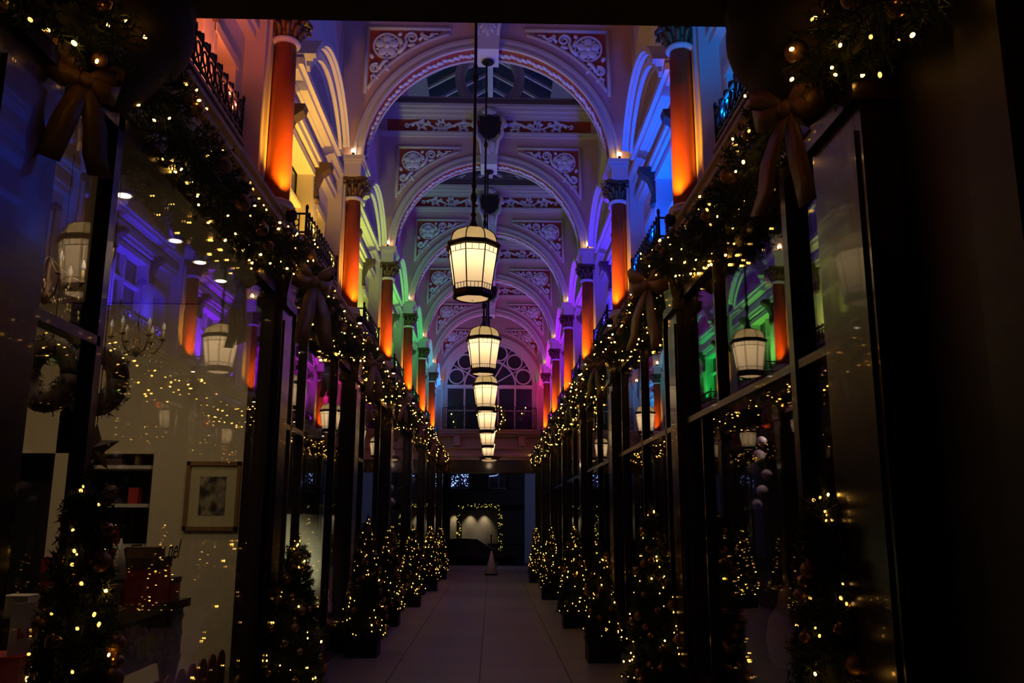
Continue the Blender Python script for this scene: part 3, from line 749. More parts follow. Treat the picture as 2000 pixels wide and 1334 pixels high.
xtree(-1.50, 18.3, 1.60, .27, 70, 5, 'fir tree thick with warm lights under the green-lit bay', 14, 1, 1.1)
xtree(-1.42, 22.4, 1.58, .26, 70, 6, 'fir tree thick with lights under the emerald-lit bay', 10, 1, 1.1)
xtree(-1.40, 26.6, 1.55, .25, 60, 7, 'farthest fir tree on the cyan-lit side of the arcade', 8, 1, 1.1)
xtree(1.74, 4.30, 1.92, .27, 44, 8, 'large dark fir tree with gold baubles nearest the entrance on the sky-blue-lit side', 26, 1.1)
xtree(1.60, 8.25, 1.88, .26, 50, 9, 'tall fir tree with bronze baubles at the pier of the royal-blue-lit bay', 30)
xtree(1.52, 11.4, 1.46, .21, 30, 10, 'small fir tree in a large black planter at the end of the royal-blue-lit bay', 10)
xtree(1.50, 14.9, 1.66, .27, 66, 11, 'densely lit fir tree under the indigo-lit bay', 16, 1, 1.1)
xtree(1.44, 20.0, 1.60, .24, 60, 12, 'densely lit fir tree under the violet-lit bay', 12, 1, 1.1)
xtree(1.38, 25.2, 1.52, .22, 56, 13, 'farthest fir tree, on the magenta-lit side', 8, 1, 1.1)

# cream cone ornament
t = empty('cone_ornament', (.12, 28.4, 0), 'plain cream cone standing in the middle of the floor far away', 'ornament')
MB().lathe([(.20, .05), (.10, .42), (.012, .76)], 24).build('cone', mat('cone_cream', (.85, .66, .48), .7, noise=.1), t)
MB().lathe([(.21, 0), (.21, .05)], 24).build('base', IRON, t)

# ------------------------------------------------------------------ end wall
EW = empty('wall_end', (0, YEND, 0), 'end wall with great arched window above the far opening', kind='structure')
rr = 1.93
P = [(-2.3, 5.12), (-rr, 5.12), (-rr, 6.9)] + [(-rr * math.cos(PI * k / 40), 6.9 + rr * math.sin(PI * k / 40)) for k in range(1, 40)] + [(rr, 6.9), (rr, 5.12), (2.3, 5.12), (2.3, 11.8), (-2.3, 11.8)]
MB().prism(P, 'y', 0, .5).build('arched_wall', MAUVE, EW)
m = MB()
for r0, r1, a, b in ((1.93, 1.99, -.06, 0), (1.99, 2.03, -.04, 0), (1.82, 1.93, .02, .3), (1.72, 1.82, .12, .45)): m.arc(0, 6.9, r0, r1, a, b, n=48)
for s in (-1, 1): m.box(s * 1.72, .12, 5.12, s * 1.82, .45, 6.9); m.box(s * 1.82, .02, 5.12, s * 1.93, .3, 6.9)
m.build('arch_surround', CREAM, EW)
for sg in (-1, 1):
    m = MB(); Q = [(-.62, 9.13), (-1.90, 9.13), (-1.90, 8.15)]
    for a, b in ((0, 1), (1, 2)): m.tube([(Q[a][0], -.015, Q[a][1]), (Q[b][0], -.015, Q[b][1])], .03, 6)
    m.tube([(2.16 * math.cos(R(x)), -.015, 6.95 + 2.16 * math.sin(R(x))) for x in range(106, 149, 3)], .026, 6)
    P = [(-.74, 9.09), (-1.86, 9.09), (-1.86, 8.24)] + [(2.2 * math.cos(R(x)), 6.97 + 2.2 * math.sin(R(x))) for x in range(143, 108, -3)]
    r = MB(); r.prism(P, 'y', -.008, .01)
    if sg > 0: m.mirror_x(); r.mirror_x()
    m.build('spandrel_frame', CREAM, EW); r.build('spandrel_panel', REDP, EW)
for ch in arch.children:
    if ch.name.startswith(('rosette', 'scroll_ornament')):
        c = ch.copy(); COL.objects.link(c); c.parent = EW; c.location = (-.03 if ch.location.x < 0 else 0, .17, 0)
wn = empty('window_2', (0, YEND, 0), 'great round-headed window with ring of circles in the end wall', kind='structure')
m = MB(); yy0, yy1 = .22, .28
for a in (16, 45, 74, 106, 135, 164):
    m.arc(1.38 * math.cos(R(a)), 6.9 + 1.38 * math.sin(R(a)), .27, .32, yy0, yy1, 0, 2 * PI, 24)
m.arc(0, 6.9, .98, 1.05, yy0, yy1, n=36); m.arc(0, 6.9, .30, .35, yy0, yy1, n=20); m.arc(0, 6.9, 1.68, 1.74, yy0, yy1, n=40)
for a in (30, 60, 90, 120, 150): m.tube([(.33 * math.cos(R(a)), .25, 6.9 + .33 * math.sin(R(a))), (1.7 * math.cos(R(a)), .25, 6.9 + 1.7 * math.sin(R(a)))], .028, 6)
m.box(-1.74, .18, 6.80, 1.74, .32, 6.94)
for x in (-1.70, -1.0, -.33, .33, 1.0, 1.70): m.box(x - .035, .2, 5.1, x + .035, .3, 6.85)
m.box(-1.72, .2, 5.9, 1.72, .28, 5.94)
m.build('window_frame', WHITE, wn)
m = MB(); m.box(-1.72, .31, 5.1, 1.72, .33, 6.9); m.arc(0, 6.9, .001, 1.74, .31, .33, n=40); m.build('pane', NIGHTGLASS, wn)
tm = MB()
for z0, z1, p in ((3.98, 4.10, .05), (4.10, 4.26, .12), (4.26, 4.40, .08), (4.40, 4.46, .2), (4.46, 4.86, .04), (4.86, 4.96, .25), (4.96, 5.06, .42), (5.06, 5.12, .5)): tm.box(-2.3, YEND - p, z0, 2.3, YEND + .5, z1)
for x in (-1.25, 1.25): tm.box(x - .12, YEND - .3, 4.50, x + .12, YEND, 4.88)
tag(tm.build('trim_3', mat('ledge_stone', (.42, .28, .20), .7)), 'stone ledge with brackets under the end balcony', kind='structure')
tag(MB().box(-2.3, YEND - .05, 3.48, 2.3, YEND + .4, 3.98).build('trim_4', WOOD), 'dark fascia over the far opening', kind='structure')
m = MB()
for s in (-1, 1): m.box(s * 1.80, YEND - .1, 0, s * 2.4, YEND + .5, 3.5)
tag(m.build('trim_5', WOOD), 'dark jambs of the far opening', kind='structure')
t = empty('end_balcony', (0, YEND, 0), 'long bowed black iron balcony railing below the arched end window', 'balcony')
m = MB(); arcp = [(1.84 * math.sin(R(a)) if False else x, -.12 - .42 * (1 - (abs(x) / 1.82) ** 6)) for x in [-1.82 + 3.64 * k / 40 for k in range(41)]]
for z in (5.16, 5.22, 5.98): m.tube([(x, y, z) for x, y in arcp], .014, 6)
m.build('rail', IRON, t)
m = MB()
for k, (x, y) in enumerate(arcp):
    m.tube([(x, y, 5.12), (x, y, 5.98)], .014, 5)
    if k % 4 == 2: m.arc(x, 5.6, .07, .09, y - .008, y + .008, 0, 2 * PI, 14); m.arc(x, 5.42, .05, .065, y - .008, y + .008, 0, 2 * PI, 12)
m.build('scrollwork', IRON, t)
t = empty('wreath', (.05, YEND - .62, 5.55), 'round lit fir wreath hung on the end balcony behind the lanterns', 'wreath')
r = random.Random(5); mb = MB(); mb.tube([(.5 * math.cos(2 * PI * k / 24), 0, .5 * math.sin(2 * PI * k / 24)) for k in range(25)], .07, 7)
for k in range(420):
    a = r.uniform(0, 2 * PI); o = Vector((math.cos(a), 0, math.sin(a))); d = o * r.uniform(-1, 1) + Vector((0, r.uniform(-1, .3), 0)) + Vector((-o.z, 0, o.x)) * .5
    tufts(mb, o * .5 + d.normalized() * .05, d, .09, r, 7)
mb.build('foliage', NEEDLE, t)
for k in range(26):
    a = 2 * PI * (k + r.random() * .6) / 26; q = r.uniform(.42, .58); inst('fairy_light', bulb_me, t, (q * math.cos(a), -.13, q * math.sin(a)), None, 1.6)
g = empty('string_light', (0, YEND, 0), 'few white bulbs strung along the end balcony rail', 'string lights')
m = MB(); m.tube([(-1.5, -.60, 5.62), (-1.4, -.6, 5.40), (0, -.58, 5.30), (1.2, -.6, 5.7), (1.35, -.6, 5.92)], .004, 5); m.build('wire', IRON, g)
for x, z in ((-1.46, 5.68), (-1.38, 5.38), (1.24, 5.72), (1.38, 5.94)): inst('bulb', bulb_me, g, (x, -.62, z), None, 2.0)
t = empty('ceiling_light', (.0, YEND - .25, 3.93), 'round flush ceiling lamp just below the last lantern', 'ceiling light')
MB().lathe([(.30, .03), (.36, .05), (.38, .09), (.34, .14), (.30, .17)], 24).build('ring', GOLD, t); MB().lathe([(.10, -.03), (.24, -.01), (.30, .03), (.30, .05)], 24).build('diffuser', OPAL, t)
point('end_ceiling_light', (0, YEND - .45, 3.78), (1, .75, .45), 2.5, .1)

# ------------------------------------------------------------------ street beyond
FY = 44.0
m = MB(); m.box(-9, FY, -.5, -1.95, FY + .4, 12); m.box(-9, FY, -.5, 1.75, FY + .4, .55); m.box(-9, FY, 2.18, 1.75, FY + .4, 3.0); m.box(.42, FY, .5, 1.75, FY + .4, 2.45)
m.box(-9, FY, 3.0, 1.75, FY + .4, 3.23); m.box(-9, FY, 3.2, -1.98, FY + .4, 4.0); m.box(-1.02, FY, 3.2, -.05, FY + .4, 4.0); m.box(.95, FY, 3.2, 1.75, FY + .4, 4.0); m.box(-9, FY, 3.97, 1.75, FY + .4, 12); m.box(-1.62, FY - .02, .5, -1.36, FY + .4, 2.45)
tag(m.build('wall_street', mat('dark_brick', (.03, .022, .022), .9, noise=.4, nscale=10)), 'dark building across the street', kind='structure')
tag(MB().box(1.75, FY + 3, -.5, 9, FY + 3.2, 12).build('wall_street_pale', mat('pale_stone', (.45, .45, .55), .8)), 'blue-grey building strip beyond the corner', kind='structure')
lw = empty('window_3', (0, FY + .3, 0), 'lit cream shop window across the street', kind='structure')
MB().box(-2.0, .35, .5, .45, .40, 2.5).build('backdrop_wall', CWALL, lw); MB().box(-2.0, -.25, .5, .45, -.24, 2.45).build('pane', PANE, lw)
MB().box(-2.1, -.2, .40, .5, .4, .5).build('sill', DARK, lw)
for x in (-1.75, -.95, -.25): spot('street_window_spot', (x, FY + .36, 2.16), (x, FY + .64, 1.0), (1, .85, .6), 20.0, 75, 1, .03)
for k, x in enumerate((-1.50, .45)):
    wn = empty('window_%d' % (4 + k), (x, FY + .2, 3.62), 'upper street window %s' % ('with many blue-white lights' if k == 0 else 'with a short row of blue lights'), kind='structure')
    MB().box(-.52, 0, -.4, .52, .02, .36).build('pane', NIGHTGLASS, wn)
    MB().box(-.03, -.04, -.4, .03, 0, .36).box(-.52, -.04, -.4, -.46, 0, .36).box(.46, -.04, -.4, .52, 0, .36).box(-.52, -.04, -.40, .52, 0, -.34).build('frame', mat('sash_grey', (.18, .18, .2), .6), wn)
BLUEB = mat('blue_white_bulb', (.5, .6, 1), .4, emis=(.30, .42, 1), estr=3.5)
bb_me = MB().sph((0, 0, 0), .018, 6, 4).mesh('bulb', BLUEB)
r = random.Random(9)
t = empty('curtain_lights', (-1.50, FY + .12, 3.62), 'cluster of blue-white lights in the upper street window', 'string lights'); MB().tube([(-.46, 0, .3), (.46, 0, .3)], .005, 5).build('wire', IRON, t)
for k in range(60):
    x = r.choice((-1, 1)) * r.uniform(.08, .42); inst('bulb', bb_me, t, (x, 0, r.uniform(-.28, .32)), None, r.uniform(.6, 1.3))
t = empty('curtain_lights', (.42, FY + .12, 3.62), 'short row of blue lights in the darker street window', 'string lights'); MB().tube([(-.45, 0, .2), (0, 0, .32)], .005, 5).build('wire', IRON, t)
for k in range(9): inst('bulb', bb_me, t, (-.42 + k * .05, 0, .22 + r.uniform(-.03, .05) + k * .008), None, .9)
t = empty('window_garland', (0, FY - .12, 0), 'garland with greenish gold lights framing the lit window across the street', 'garland')
mb = MB(); path = [(-1.50, .35), (-1.5, 2.2), (-1.4, 2.36), (0, 2.38), (.45, 2.36), (.52, 2.2), (.56, .2)]
mb.tube([(x, 0, z) for x, z in path], .09, 6); PP = []
for a, b in zip(path, path[1:]):
    k = max(1, int(math.dist(a, b) / .03)); PP += [(a[0] + (b[0] - a[0]) * j / k, a[1] + (b[1] - a[1]) * j / k) for j in range(k)]
for x, z in PP: tufts(mb, Vector((x, -.05, z)), Vector((r.uniform(-1, 1), -.6, r.uniform(-1, 1))), .13, r, 6)
mb.build('foliage', NEEDLE, t)
gb_me = MB().sph((0, 0, 0), .02, 6, 4).mesh('bulb', mat('green_gold_bulb', (.6, .6, .2), .4, emis=(.8, .6, .08), estr=1.6))
for k in range(95):
    x, z = PP[int(r.random() * len(PP))]; inst('fairy_light', gb_me, t, (x + r.uniform(-.12, .12), -.14, z + r.uniform(-.1, .1)), None, r.uniform(.5, 1.2))
# street railing and car
t = empty('spiked_railing', (0, FY - 1.2, -.5), 'spiked iron railing in front of the lit street window', 'railing')
m = MB(); m.box(-2.2, -.02, 1.05, 1.2, .02, 1.09); m.box(-2.2, -.02, .15, 1.2, .02, .19); m.build('rail', IRON, t)
m = MB()
for k in range(28):
    x = -2.15 + k * .12; m.tube([(x, 0, 0), (x, 0, 1.25), (x, 0, 1.34)], [.012, .012, .002], 5)
m.tube([(.1, 0, 0), (.1, 0, 1.42)], .03, 6); m.sph((.1, 0, 1.46), .05, 8, 6); m.build('bars', IRON, t)
t = empty('parked_car', (-1.0, 39.0, -.5), 'dark parked car seen side-on beyond the far opening', 'car')
CP = mat('car_paint', (.006, .008, .02), .15, .3, coat=1)
body = [(-2.1, .30), (-2.15, .62), (-2.0, .86), (-1.5, .95), (-1.0, 1.36), (-.3, 1.44), (.5, 1.40), (1.15, 1.0), (1.9, .84), (2.1, .60), (2.08, .30)]
MB().prism(body, 'y', -.8, .8).build('body', CP, t)
MB().prism([(-1.35, .98), (-.92, 1.30), (-.3, 1.37), (.45, 1.33), (.98, .99)], 'y', -.81, .81).build('side_window', NIGHTGLASS, t)
for x in (-1.35, 1.3):
    for y in (-.72, .72):
        m = MB(); m.arc(x, .31, .17, .31, y - .1, y + .1, 0, 2 * PI, 24); w_ = m.build('wheel', mat('tyre', (.01, .01, .01), .8), t)
        MB().arc(x, .31, .01, .18, y - .09, y + .09, 0, 2 * PI, 16).build('hubcap', mat('alloy', (.3, .3, .32), .3, .8), w_)
MB().box(-2.12, -.7, .66, -2.06, -.4, .76).build('headlight', mat('lamp_glass', (.3, .3, .3), .1), t)
spot('street_lamp', (4.5, 38, 7), (3.0, FY + 3, 1.5), (.45, .5, 1), 260, 80, 1, .3)
spot('street_lamp', (1.2, 36.5, 6), (-.3, 32, 0), (.45, .45, 1), 60, 70, 1, .3)

# ------------------------------------------------------------------ left shop interior
BK = 8.9
m = MB(); m.box(-2.94, BK, 0, -2.06, BK + .1, 3.92); m.box(-2.98, BK + .04, 0, -2.94, BK + .1, 3.92); m.box(-3.31, BK + .06, 0, -2.98, BK + .16, 3.92); m.box(-4.30, BK + .06, 0, -3.95, BK + .16, 3.92)
m.box(-4.9, BK + .06, 2.36, -3.31, BK + .16, 3.92); m.box(-4.9, BK + .06, 0, -3.31, BK + .16, .95)
tag(m.build('wall_gift_shop', CWALL), 'cream wall inside the gift shop with framed print', kind='structure')
tag(MB().box(-4.9, 3.3, 0, -4.8, BK, 3.92).build('wall_gift_shop_side', CWALL), 'cream side wall of the gift shop', kind='structure')
tag(MB().box(-4.9, 3.3, 3.92, -2.06, BK, 4.02).build('ceiling_gift_shop', CWALL), 'cream ceiling of the gift shop', kind='structure')
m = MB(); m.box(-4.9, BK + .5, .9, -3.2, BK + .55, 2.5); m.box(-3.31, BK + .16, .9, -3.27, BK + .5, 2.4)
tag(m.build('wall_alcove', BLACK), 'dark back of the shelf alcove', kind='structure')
for k, (x, y) in enumerate(((-2.44, 5.75), (-2.44, 6.75), (-2.44, 7.35), (-2.44, 7.95))):
    t = empty('downlight', (x, y, 3.915), '%s recessed ceiling downlight in the gift shop' % ORD[k].replace('nearest', 'first'), 'downlight', 'recessed downlights in the gift shop ceiling')
    MB().lathe([(.06, -.012), (.066, -.004), (.066, .0)], 20).build('trim_ring', WHITE, t); MB().lathe([(.045, -.016), (.045, -.010)], 18).build('lamp', mat('downlight_lens', (1, .9, .8), .4, emis=(1, .78, .5), estr=8), t)
for y in (4.4, 5.75, 6.75, 7.95): spot('shop_spot', (-2.44, y, 3.88), (-2.6, y, 0), (1, .78, .46), 18.0, 150, 1, .05)
spot('shop_spot', (-3.9, 6.6, 3.85), (-3.6, 8.0, 1.4), (1, .78, .46), 42.0, 160, 1, .15)  # extra spot without a fixture, added to brighten the gift shop walls
tag(MB().box(-4.8, 3.3, 0, -2.06, BK, .02).build('floor_gift_shop', mat('dark_red_carpet', (.05, .012, .012), .95)), 'dark red carpet inside the gift shop', kind='structure')
# framed print
t = empty('framed_print', (-2.67, BK, 1.94), 'gold-framed print with cream mount on the gift shop wall', 'picture', rz=0)
GF = mat('gilt_frame', (.28, .15, .05), .4, .4)
m = MB()
for a in ((-.27, -.34, .27, -.30), (-.27, .30, .27, .34), (-.27, -.34, -.235, .34), (.235, -.34, .27, .34)): m.box(a[0], -.035, a[1], a[2], .0, a[3])
m.build('frame', GF, t); MB().box(-.235, -.012, -.30, .235, -.004, .30).build('mount', mat('mount_cream', (.52, .44, .24), .8), t)
def print_mat():
    m = bpy.data.materials.new('sepia_street_print'); m.use_nodes = True; nt = m.node_tree; b = nt.nodes['Principled BSDF']
    tc = nt.nodes.new('ShaderNodeTexCoord'); nz = nt.nodes.new('ShaderNodeTexNoise'); nz.inputs['Scale'].default_value = 9; nz.inputs['Detail'].default_value = 5
    cr = nt.nodes.new('ShaderNodeValToRGB'); cr.color_ramp.elements[0].position = .42; cr.color_ramp.elements[0].color = (.02, .015, .012, 1); cr.color_ramp.elements[1].position = .62; cr.color_ramp.elements[1].color = (.35, .27, .15, 1)
    nt.links.new(tc.outputs['Object'], nz.inputs[0]); nt.links.new(nz.outputs['Fac'], cr.inputs[0]); nt.links.new(cr.outputs[0], b.inputs['Base Color']); return m
m = MB().box(-.13, -.016, -.19, .13, -.010, .19).build('print', print_mat(), t)
# chandeliers
def make_chandelier():
    t = empty('chandelier', (0, 0, 0), cat='chandelier', group='candle chandeliers hanging in the gift shop')
    m = MB(); m.tube([(0, 0, .05), (0, 0, .62)], .006, 6); m.lathe([(.01, -.12), (.03, -.1), (.05, -.06), (.02, -.02), (.035, .03), (.015, .08), (.02, .16), (.008, .2)], 14); m.lathe([(.05, 0), (.04, .03), (.01, .05)], 14, (0, 0, .575)); m.build('stem', GOLD, t)
    for k in range(6):
        a = 2 * PI * k / 6 + .3; ca, sa = math.cos(a), math.sin(a)
        m = MB(); m.tube([(ca * q, sa * q, z) for q, z in ((.02, -.04), (.08, -.09), (.16, -.07), (.21, 0), (.22, .05))], .008, 6)
        m.lathe([(.008, .0), (.032, .012), (.028, .018)], 12, (ca * .22, sa * .22, .045)); ar = m.build('arm', GOLD, t)
        MB().lathe([(.010, 0), (.010, .085)], 10, (ca * .22, sa * .22, .06)).build('candle', mat('candle_tube', (.55, .38, .15), .6), ar)
        MB().lathe([(.010, 0), (.017, .02), (.014, .045), (.003, .075)], 10, (ca * .22, sa * .22, .145)).build('flame_bulb', mat('faint_glow_flame_bulb', (.75, .70, .68), .25, emis=(1, .85, .7), estr=.06), ar)  # faint glow put into the bulb material, though the candles are unlit
    m = MB()
    r = random.Random(2)
    for k in range(44):
        a = r.uniform(0, 2 * PI); q = r.choice((.22, .14, .06)); z = r.uniform(-.2, .02); m.sph((q * math.cos(a), q * math.sin(a), z), (.008, .008, .018), 6, 4)
    for k in range(6):
        a = 2 * PI * k / 6 + .3; m.tube([(math.cos(a) * q, math.sin(a) * q, z) for q, z in ((.01, .22), (.08, .14), (.15, .09), (.22, .06))], .004, 5)
    m.build('crystal_drops', mat('crystal', (.6, .5, .3), .08, .3), t)
    return t
c = make_chandelier(); c.location = (-2.98, 5.9, 3.28); c['label'] = 'gilt candle chandelier in the shop beside the near mullion'; c.scale = (1, 1, 1)
c2 = copy_tree(c); c2.location = (-3.15, 7.9, 3.28); c2['label'] = 'second candle chandelier, deeper in the shop under the reflected arcade'
# alcove shelves with goods
SH = mat('shelf_white', (.5, .45, .38), .6)
for k, z in enumerate((2.24, 1.86, 1.46)):
    tag(MB().box(-3.94, BK + .02, z - .035, -3.32, BK + .45, z).build('shelf', SH), ('top', 'middle', 'lowest')[k] + ' white shelf in the dark alcove of the gift shop', 'shelf', 'alcove shelves')
RB = mat('red_gift_paper', (.36, .015, .015), .45); DB = mat('dark_card', (.06, .02, .018), .5); CB = mat('cream_card', (.55, .47, .34), .6)
def goods(name, lab, x, y, z, w, d, h, mt, lid=None, rz=0.):
    t = empty(name, (x, y, z), lab, name.replace('_', ' '), rz=rz); MB().box(-w / 2, -d / 2, 0, w / 2, d / 2, h).build('body', mt, t)
    if lid: MB().box(-w / 2 - .006, -d / 2 - .006, h * .78, w / 2 + .006, d / 2 + .006, h + .004).build('lid', lid, t)
    return t
goods('gift_box', 'red box standing on the middle alcove shelf', -3.50, BK + .15, 1.86, .10, .10, .16, RB)
goods('gift_box', 'dark box lying on the top alcove shelf', -3.75, BK + .15, 2.24, .22, .12, .07, DB)
goods('gift_box', 'small red box on the lowest alcove shelf', -3.70, BK + .15, 1.46, .12, .10, .14, RB)
t = empty('round_ornament', (-3.74, BK + .14, 1.86), 'dark spiky round ornament on the middle alcove shelf', 'ornament'); m = MB(); m.sph((0, 0, .12), .07, 12, 8)
for k in range(26):
    a = rnd.uniform(0, 2 * PI); e = rnd.uniform(-1, 1.2); d = Vector((math.cos(a) * math.cos(e), math.sin(a) * math.cos(e), math.sin(e))); m.tube([Vector((0, 0, .12)) + d * .05, Vector((0, 0, .12)) + d * .115], [.012, .001], 5)
m.build('spikes', DB, t)
t = empty('bottle', (-3.50, BK + .14, 2.24), 'bronze bottle on the top alcove shelf', 'bottle'); MB().lathe([(.03, 0), (.034, .02), (.034, .10), (.014, .14), (.013, .18)], 14).build('body', GOLD, t)
# display table with dark carved front
t = empty('display_table', (-2.62, 6.3, 0), 'dark carved display table stacked with red gift boxes', 'table')
CARV = mat('carved_dark', (.035, .022, .02), .45, noise=.6, nscale=14, bump=.6)
MB().box(-.42, -.75, 1.06, .42, .75, 1.12).build('table_top', WOOD, t)
m = MB(); m.box(-.38, -.71, .72, .38, .71, 1.06)
for k in range(40): m.sph((.38 + rnd.uniform(-.01, .02), rnd.uniform(-.68, .68), rnd.uniform(.74, 1.04)), (.02, rnd.uniform(.03, .06), rnd.uniform(.03, .05)), 7, 5)
for k in range(26): m.sph((rnd.uniform(-.36, .36), -.715, rnd.uniform(.74, 1.04)), (rnd.uniform(.03, .06), .02, rnd.uniform(.03, .05)), 7, 5)
m.build('carved_apron', CARV, t)
for x in (-.33, .33):
    for y in (-.62, .62): MB().lathe([(.06, 0), (.05, .1), (.07, .3), (.05, .5), (.09, .72)], 10, (x, y, 0)).build('leg', CARV, t)
gb = [('large red gift box facing the glass in the middle of the display table', -2.40, 6.58, 1.12, .30, .24, .32, RB, DB), ('flat brown box on top of the large middle gift box', -2.40, 6.58, 1.445, .22, .18, .07, mat('wicker', (.12, .06, .03), .7, noise=.5, nscale=40), None),
      ('red gift box with dark lid at the window end of the display table', -2.36, 6.86, 1.12, .2, .2, .16, RB, DB), ('tall dark red box standing behind on the display table', -2.80, 6.72, 1.12, .22, .12, .36, DB, RB),
      ('wide red box under the red figure on the display table', -2.72, 6.2, 1.12, .30, .30, .24, RB, DB), ('striped brown hamper at the near end of the display table', -2.42, 5.80, 1.12, .26, .26, .18, mat('wicker', (.12, .06, .03), .7, noise=.5, nscale=40), None),
      ('small red box on top of the wide red box', -2.82, 6.14, 1.36, .14, .14, .10, RB, None), ('leaning dark red folder next to the framed print', -2.62, 6.97, 1.12, .02, .16, .40, DB, None),
      ('cream box with gold edge at the near corner of the table', -2.86, 5.80, 1.12, .18, .18, .12, CB, None)]
for g in gb: goods('gift_box', *g)
t = empty('reindeer_figure', (-2.66, 6.26, 1.36), 'small red reindeer-shaped figure on the red boxes', 'figure')
m = MB(); RF = mat('red_felt', (.5, .01, .015), .7)
m.tube([(0, 0, 0), (0, 0, .12), (.01, 0, .22), (.02, -.02, .30)], [.05, .045, .03, .022], 10); m.sph((.035, -.03, .33), (.045, .028, .028), 10, 6)
for sg in (-1, 1): m.tube([(.02, sg * .015 - .02, .35), (.0, sg * .04 - .02, .40), (.03, sg * .05 - .02, .44)], .006, 5)
m.build('body', RF, t)
t = empty('cone_tree', (-2.50, 6.38, 1.30), 'little cream and gold cone tree next to the red figure', 'ornament'); MB().lathe([(.06, 0), (.035, .14), (.004, .28)], 14).build('cone', CB, t); MB().lathe([(.045, -.18), (.045, 0)], 12).build('stand', GOLD, t)
t = empty('display_card', (-2.33, 4.86, 1.02), 'cream display card with red print low at the window edge', 'card', rz=R(60)); MB().box(-.09, -.004, 0, .09, .004, .26).build('card', CB, t)
m = MB()
for a in ((-.05, .08, -.035, .13), (-.035, .08, -.01, .095), (-.035, .10, -.015, .11), (0, .08, .012, .13), (.035, .08, .047, .13), (.0, .115, .047, .13)): m.box(a[0], -.007, a[1], a[2], -.004, a[3])
m.build('print', RB, t)
goods('gift_box', 'red box below the display card', -2.4, 4.85, .86, .24, .24, .16, RB)
MBs = MB(); MBs.box(-2.8, 4.45, .80, -2.12, 5.25, .86); tag(MBs.box(-2.75, 4.5, 0, -2.7, 4.55, .8).box(-2.2, 4.5, 0, -2.15, 4.55, .8).box(-2.75, 5.15, 0, -2.7, 5.2, .8).box(-2.2, 5.15, 0, -2.15, 5.2, .8).build('side_table', CB), 'pale little table beside the near mullion', 'table')
# star, hanging wreaths
def star(x, y, z, rs, lab, ln):
    t = empty('star_ornament', (x, y, z), lab, 'star'); P = [((rs if k % 2 == 0 else rs * .42) * math.sin(PI * k / 5), (rs if k % 2 == 0 else rs * .42) * math.cos(PI * k / 5)) for k in range(10)]
    vs = [(p[0], 0, p[1]) for p in P] + [(0, -.045, 0), (0, .045, 0)]; m = MB(); m.add(vs, [(k, (k + 1) % 10, 10) for k in range(10)] + [((k + 1) % 10, k, 11) for k in range(10)]); m.build('star', mat('dark_twig', (.06, .03, .015), .7, noise=.5, nscale=30), t)
    m = MB(); m.tube([(0, 0, rs), (0, 0, ln)], .003, 4); m.build('cord', IRON, t)
star(-2.22, 5.20, 2.12, .15, 'dark twig star hanging in the window above the big tree', 1.7)
def dwreath(x, y, z, rs, lab):
    t = empty('twig_wreath', (x, y, z), lab, 'wreath'); r = random.Random(int(abs(x * 100))); m = MB()
    m.tube([(rs * math.cos(2 * PI * k / 20), 0, rs * 1.25 * math.sin(2 * PI * k / 20)) for k in range(21)], rs * .5, 7)
    for k in range(170):
        a = r.uniform(0, 2 * PI); o = Vector((rs * math.cos(a), 0, rs * 1.25 * math.sin(a))); tufts(m, o, Vector((r.uniform(-1, 1), r.uniform(-1, 1), r.uniform(-1, 1))), rs * .7, r, 5)
    m.build('twigs', mat('dark_twig', (.06, .03, .015), .7, noise=.5, nscale=30), t); MB().tube([(0, 0, rs * 1.25), (0, 0, 3.92 - z)], .003, 4).build('cord', IRON, t)
dwreath(-2.48, 5.1, 2.54, .13, 'dark twig wreath hanging behind the near window transom'); dwreath(-2.40, 5.52, 2.58, .14, 'dark twig wreath hanging just beyond the near mullion')
# scalloped edging
t = empty('scalloped_edging', (-2.12, 6.9, .40), 'dark red scalloped edging along the sill of the gift shop window', 'edging')
for k in range(9):
    y = -1.15 + k * .24; P = [(y - .11, 0)] + [(y - .11 * math.cos(PI * j / 10), .14 + .11 * math.sin(PI * j / 10)) for j in range(11)] + [(y + .11, 0)]
    MB().prism(P, 'x', -.006, .006).build('scallop', mat('dull_red_card', (.20, .03, .03), .7), t)
# window lettering "nel"
fc = bpy.data.curves.new('lettering', 'FONT'); fc.body = 'nel'; fc.size = .17; fc.extrude = .001; fc.shear = .35; fc.align_x = 'RIGHT'
o = bpy.data.objects.new('window_lettering', fc); COL.objects.link(o); fc.materials.append(mat('dark_letters', (.02, .015, .015), .6))
o.location = (-1.888, 5.80, 1.47); o.rotation_euler = (PI / 2, 0, PI / 2); 
bpy.context.view_layer.update()
me = bpy.data.meshes.new_from_object(o.evaluated_get(bpy.context.evaluated_depsgraph_get())); q = bpy.data.objects.new('window_lettering', me); COL.objects.link(q)
q.location = o.location; q.rotation_euler = o.rotation_euler; bpy.data.objects.remove(o); tag(q, 'dark slanted letters on the gift shop window glass', 'lettering')
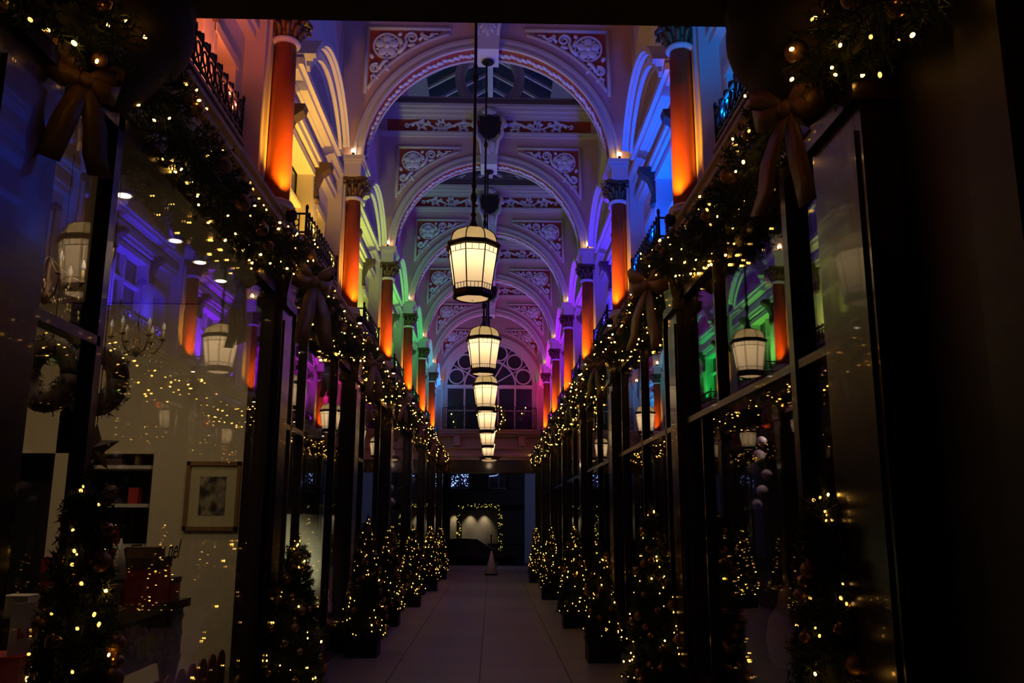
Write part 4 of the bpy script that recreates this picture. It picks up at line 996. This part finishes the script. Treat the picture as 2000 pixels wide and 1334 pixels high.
# lit display in the next shop
tag(MB().box(-3.9, 12.05, .6, -2.15, 12.12, 1.78).build('wall_display', mat('display_cream', (.62, .60, .42), .8)), 'pale lit display panel in the second shop', kind='structure')
spot('display_spot', (-2.7, 11.3, 1.9), (-2.8, 12.1, .8), (1, .92, .6), 20, 110, 1, .05); spot('display_spot', (-2.5, 11.5, .9), (-2.4, 12.1, 1.1), (1, .95, .7), 12, 80, 1, .03)
for k, y in enumerate((10.9, 11.55)):
    t = empty('downlight', (-2.44, y, 3.915), ('nearer', 'farther')[k] + ' recessed downlight in the second shop on the same side', 'downlight', 'recessed downlights in the second shop')
    MB().lathe([(.06, -.012), (.066, -.004), (.066, .0)], 20).build('trim_ring', WHITE, t); MB().lathe([(.045, -.016), (.045, -.010)], 18).build('lamp', mat('downlight_lens', (1, .9, .8), .4), t)
t = empty('tabletop_tree', (-2.35, 11.2, .55), 'small dark table tree in front of the lit display panel', 'christmas tree'); inst('foliage', tree_me[0], t, (0, 0, .12), None, (.42, .42, .56)); MB().lathe([(.06, 0), (.08, .14)], 12).build('pot', PLANT, t)
m = MB(); m.sph((0, 0, .90), (.035, .02, .035), 6, 5); m.build('topper', GOLD, t)
tag(MB().box(-2.7, 10.8, .40, -2.1, 11.6, .55).build('display_plinth', DARK), 'dark plinth under the small table tree', 'plinth')

# paper balls in far windows
for y in (18.2, 22.8): spot('shop_spot', (-2.35, y, 3.75), (-2.05, y + .7, 2.6), (1, .72, .65), 30, 110, 1, .05)  # unseen spots added to brighten the paper balls, no fixtures
ball_me = MB().lathe([(.02, -.115), (.06, -.098), (.092, -.07), (.11, -.036), (.116, 0), (.11, .036), (.092, .07), (.06, .098), (.02, .115)], 20).mesh('paper_ball', PAPER)
def pball(x, y, z, sc, lab):
    o = bpy.data.objects.new('paper_ball', ball_me); COL.objects.link(o); o.location = (x, y, z); o.scale = (sc,) * 3; tag(o, lab, 'paper ball', 'white paper ball decorations hung in the window')
    me = MB().tube([(0, 0, .11), (0, 0, (3.9 - z) / sc)], .003, 4).mesh('cord', IRON); inst('cord', me, o)
pos = ['topmost', 'second from the top', 'third from the top', 'fourth from the top', 'fifth from the top', 'lowest']
for k, (dx, y, z, sc) in enumerate(((.14, 18.5, 3.38, .95), (.10, 18.85, 3.10, 1.15), (.14, 19.2, 2.84, 1.05), (.13, 18.3, 2.66, 1.0), (.12, 18.7, 2.34, 1.1), (.14, 19.05, 2.06, 1.0))):
    pball(-2.20 + dx, y, z, sc, pos[k] + ' paper ball in the nearer window cluster, below green-lit bay')
for k, (dx, y, z, sc) in enumerate(((.14, 23.1, 3.32, 1.0), (.12, 23.5, 3.02, 1.1), (.14, 23.9, 2.74, 1.0), (.14, 23.0, 2.44, .95), (.12, 23.45, 2.10, 1.1), (.14, 22.9, 1.80, 1.0))):
    pball(-2.20 + dx, y, z, sc, pos[k] + ' paper ball in the farther window cluster, below emerald-lit bay')

# right shop display
t = empty('display_bust', (2.42, 7.0, .62), 'dim pale rounded display form in the window, farther of two', 'display form')
MB().lathe([(.10, 0), (.15, .06), (.17, .2), (.14, .36), (.07, .46), (.055, .56), (.02, .60)], 20).build('body', mat('linen_bust', (.30, .22, .18), .8), t)
t2 = copy_tree(t); t2.location = (2.45, 6.35, .58); t2['label'] = 'dim pale rounded display form in the window, nearer of two'
tag(MB().box(2.12, 6.0, .40, 2.8, 7.4, .58).build('display_plinth', mat('navy_cloth', (.03, .035, .08), .8)), 'dark blue plinth under the pale display forms', 'plinth')
t = empty('strip_light', (3.6, 6.9, 1.95), 'thin warm strip light inside the dark shop', 'light'); MB().box(-.2, -.02, 0, .2, .02, .03).build('tube', mat('strip_tube', (1, .8, .4), .4, emis=(1, .72, .3), estr=.8), t); MB().box(-.22, -.03, .03, .22, .03, .05).build('housing', IRON, t)
# door knob of the porch
t = empty('door_knob', (-1.90, 2.62, 1.55), 'round polished knob on the dark porch panel', 'knob'); MB().lathe([(.05, 0), (.05, .01), (.02, .02), (.02, .04), (.045, .055), (.05, .08), (.03, .10)], 20).xf(Matrix.Rotation(PI / 2, 4, 'Y')).build('knob', mat('polished_brass', (.3, .2, .1), .15, 1), t)
for o in SC.objects:
    if o.name.startswith('wall_gift_shop') or o.name.startswith('ceiling_gift'): pass
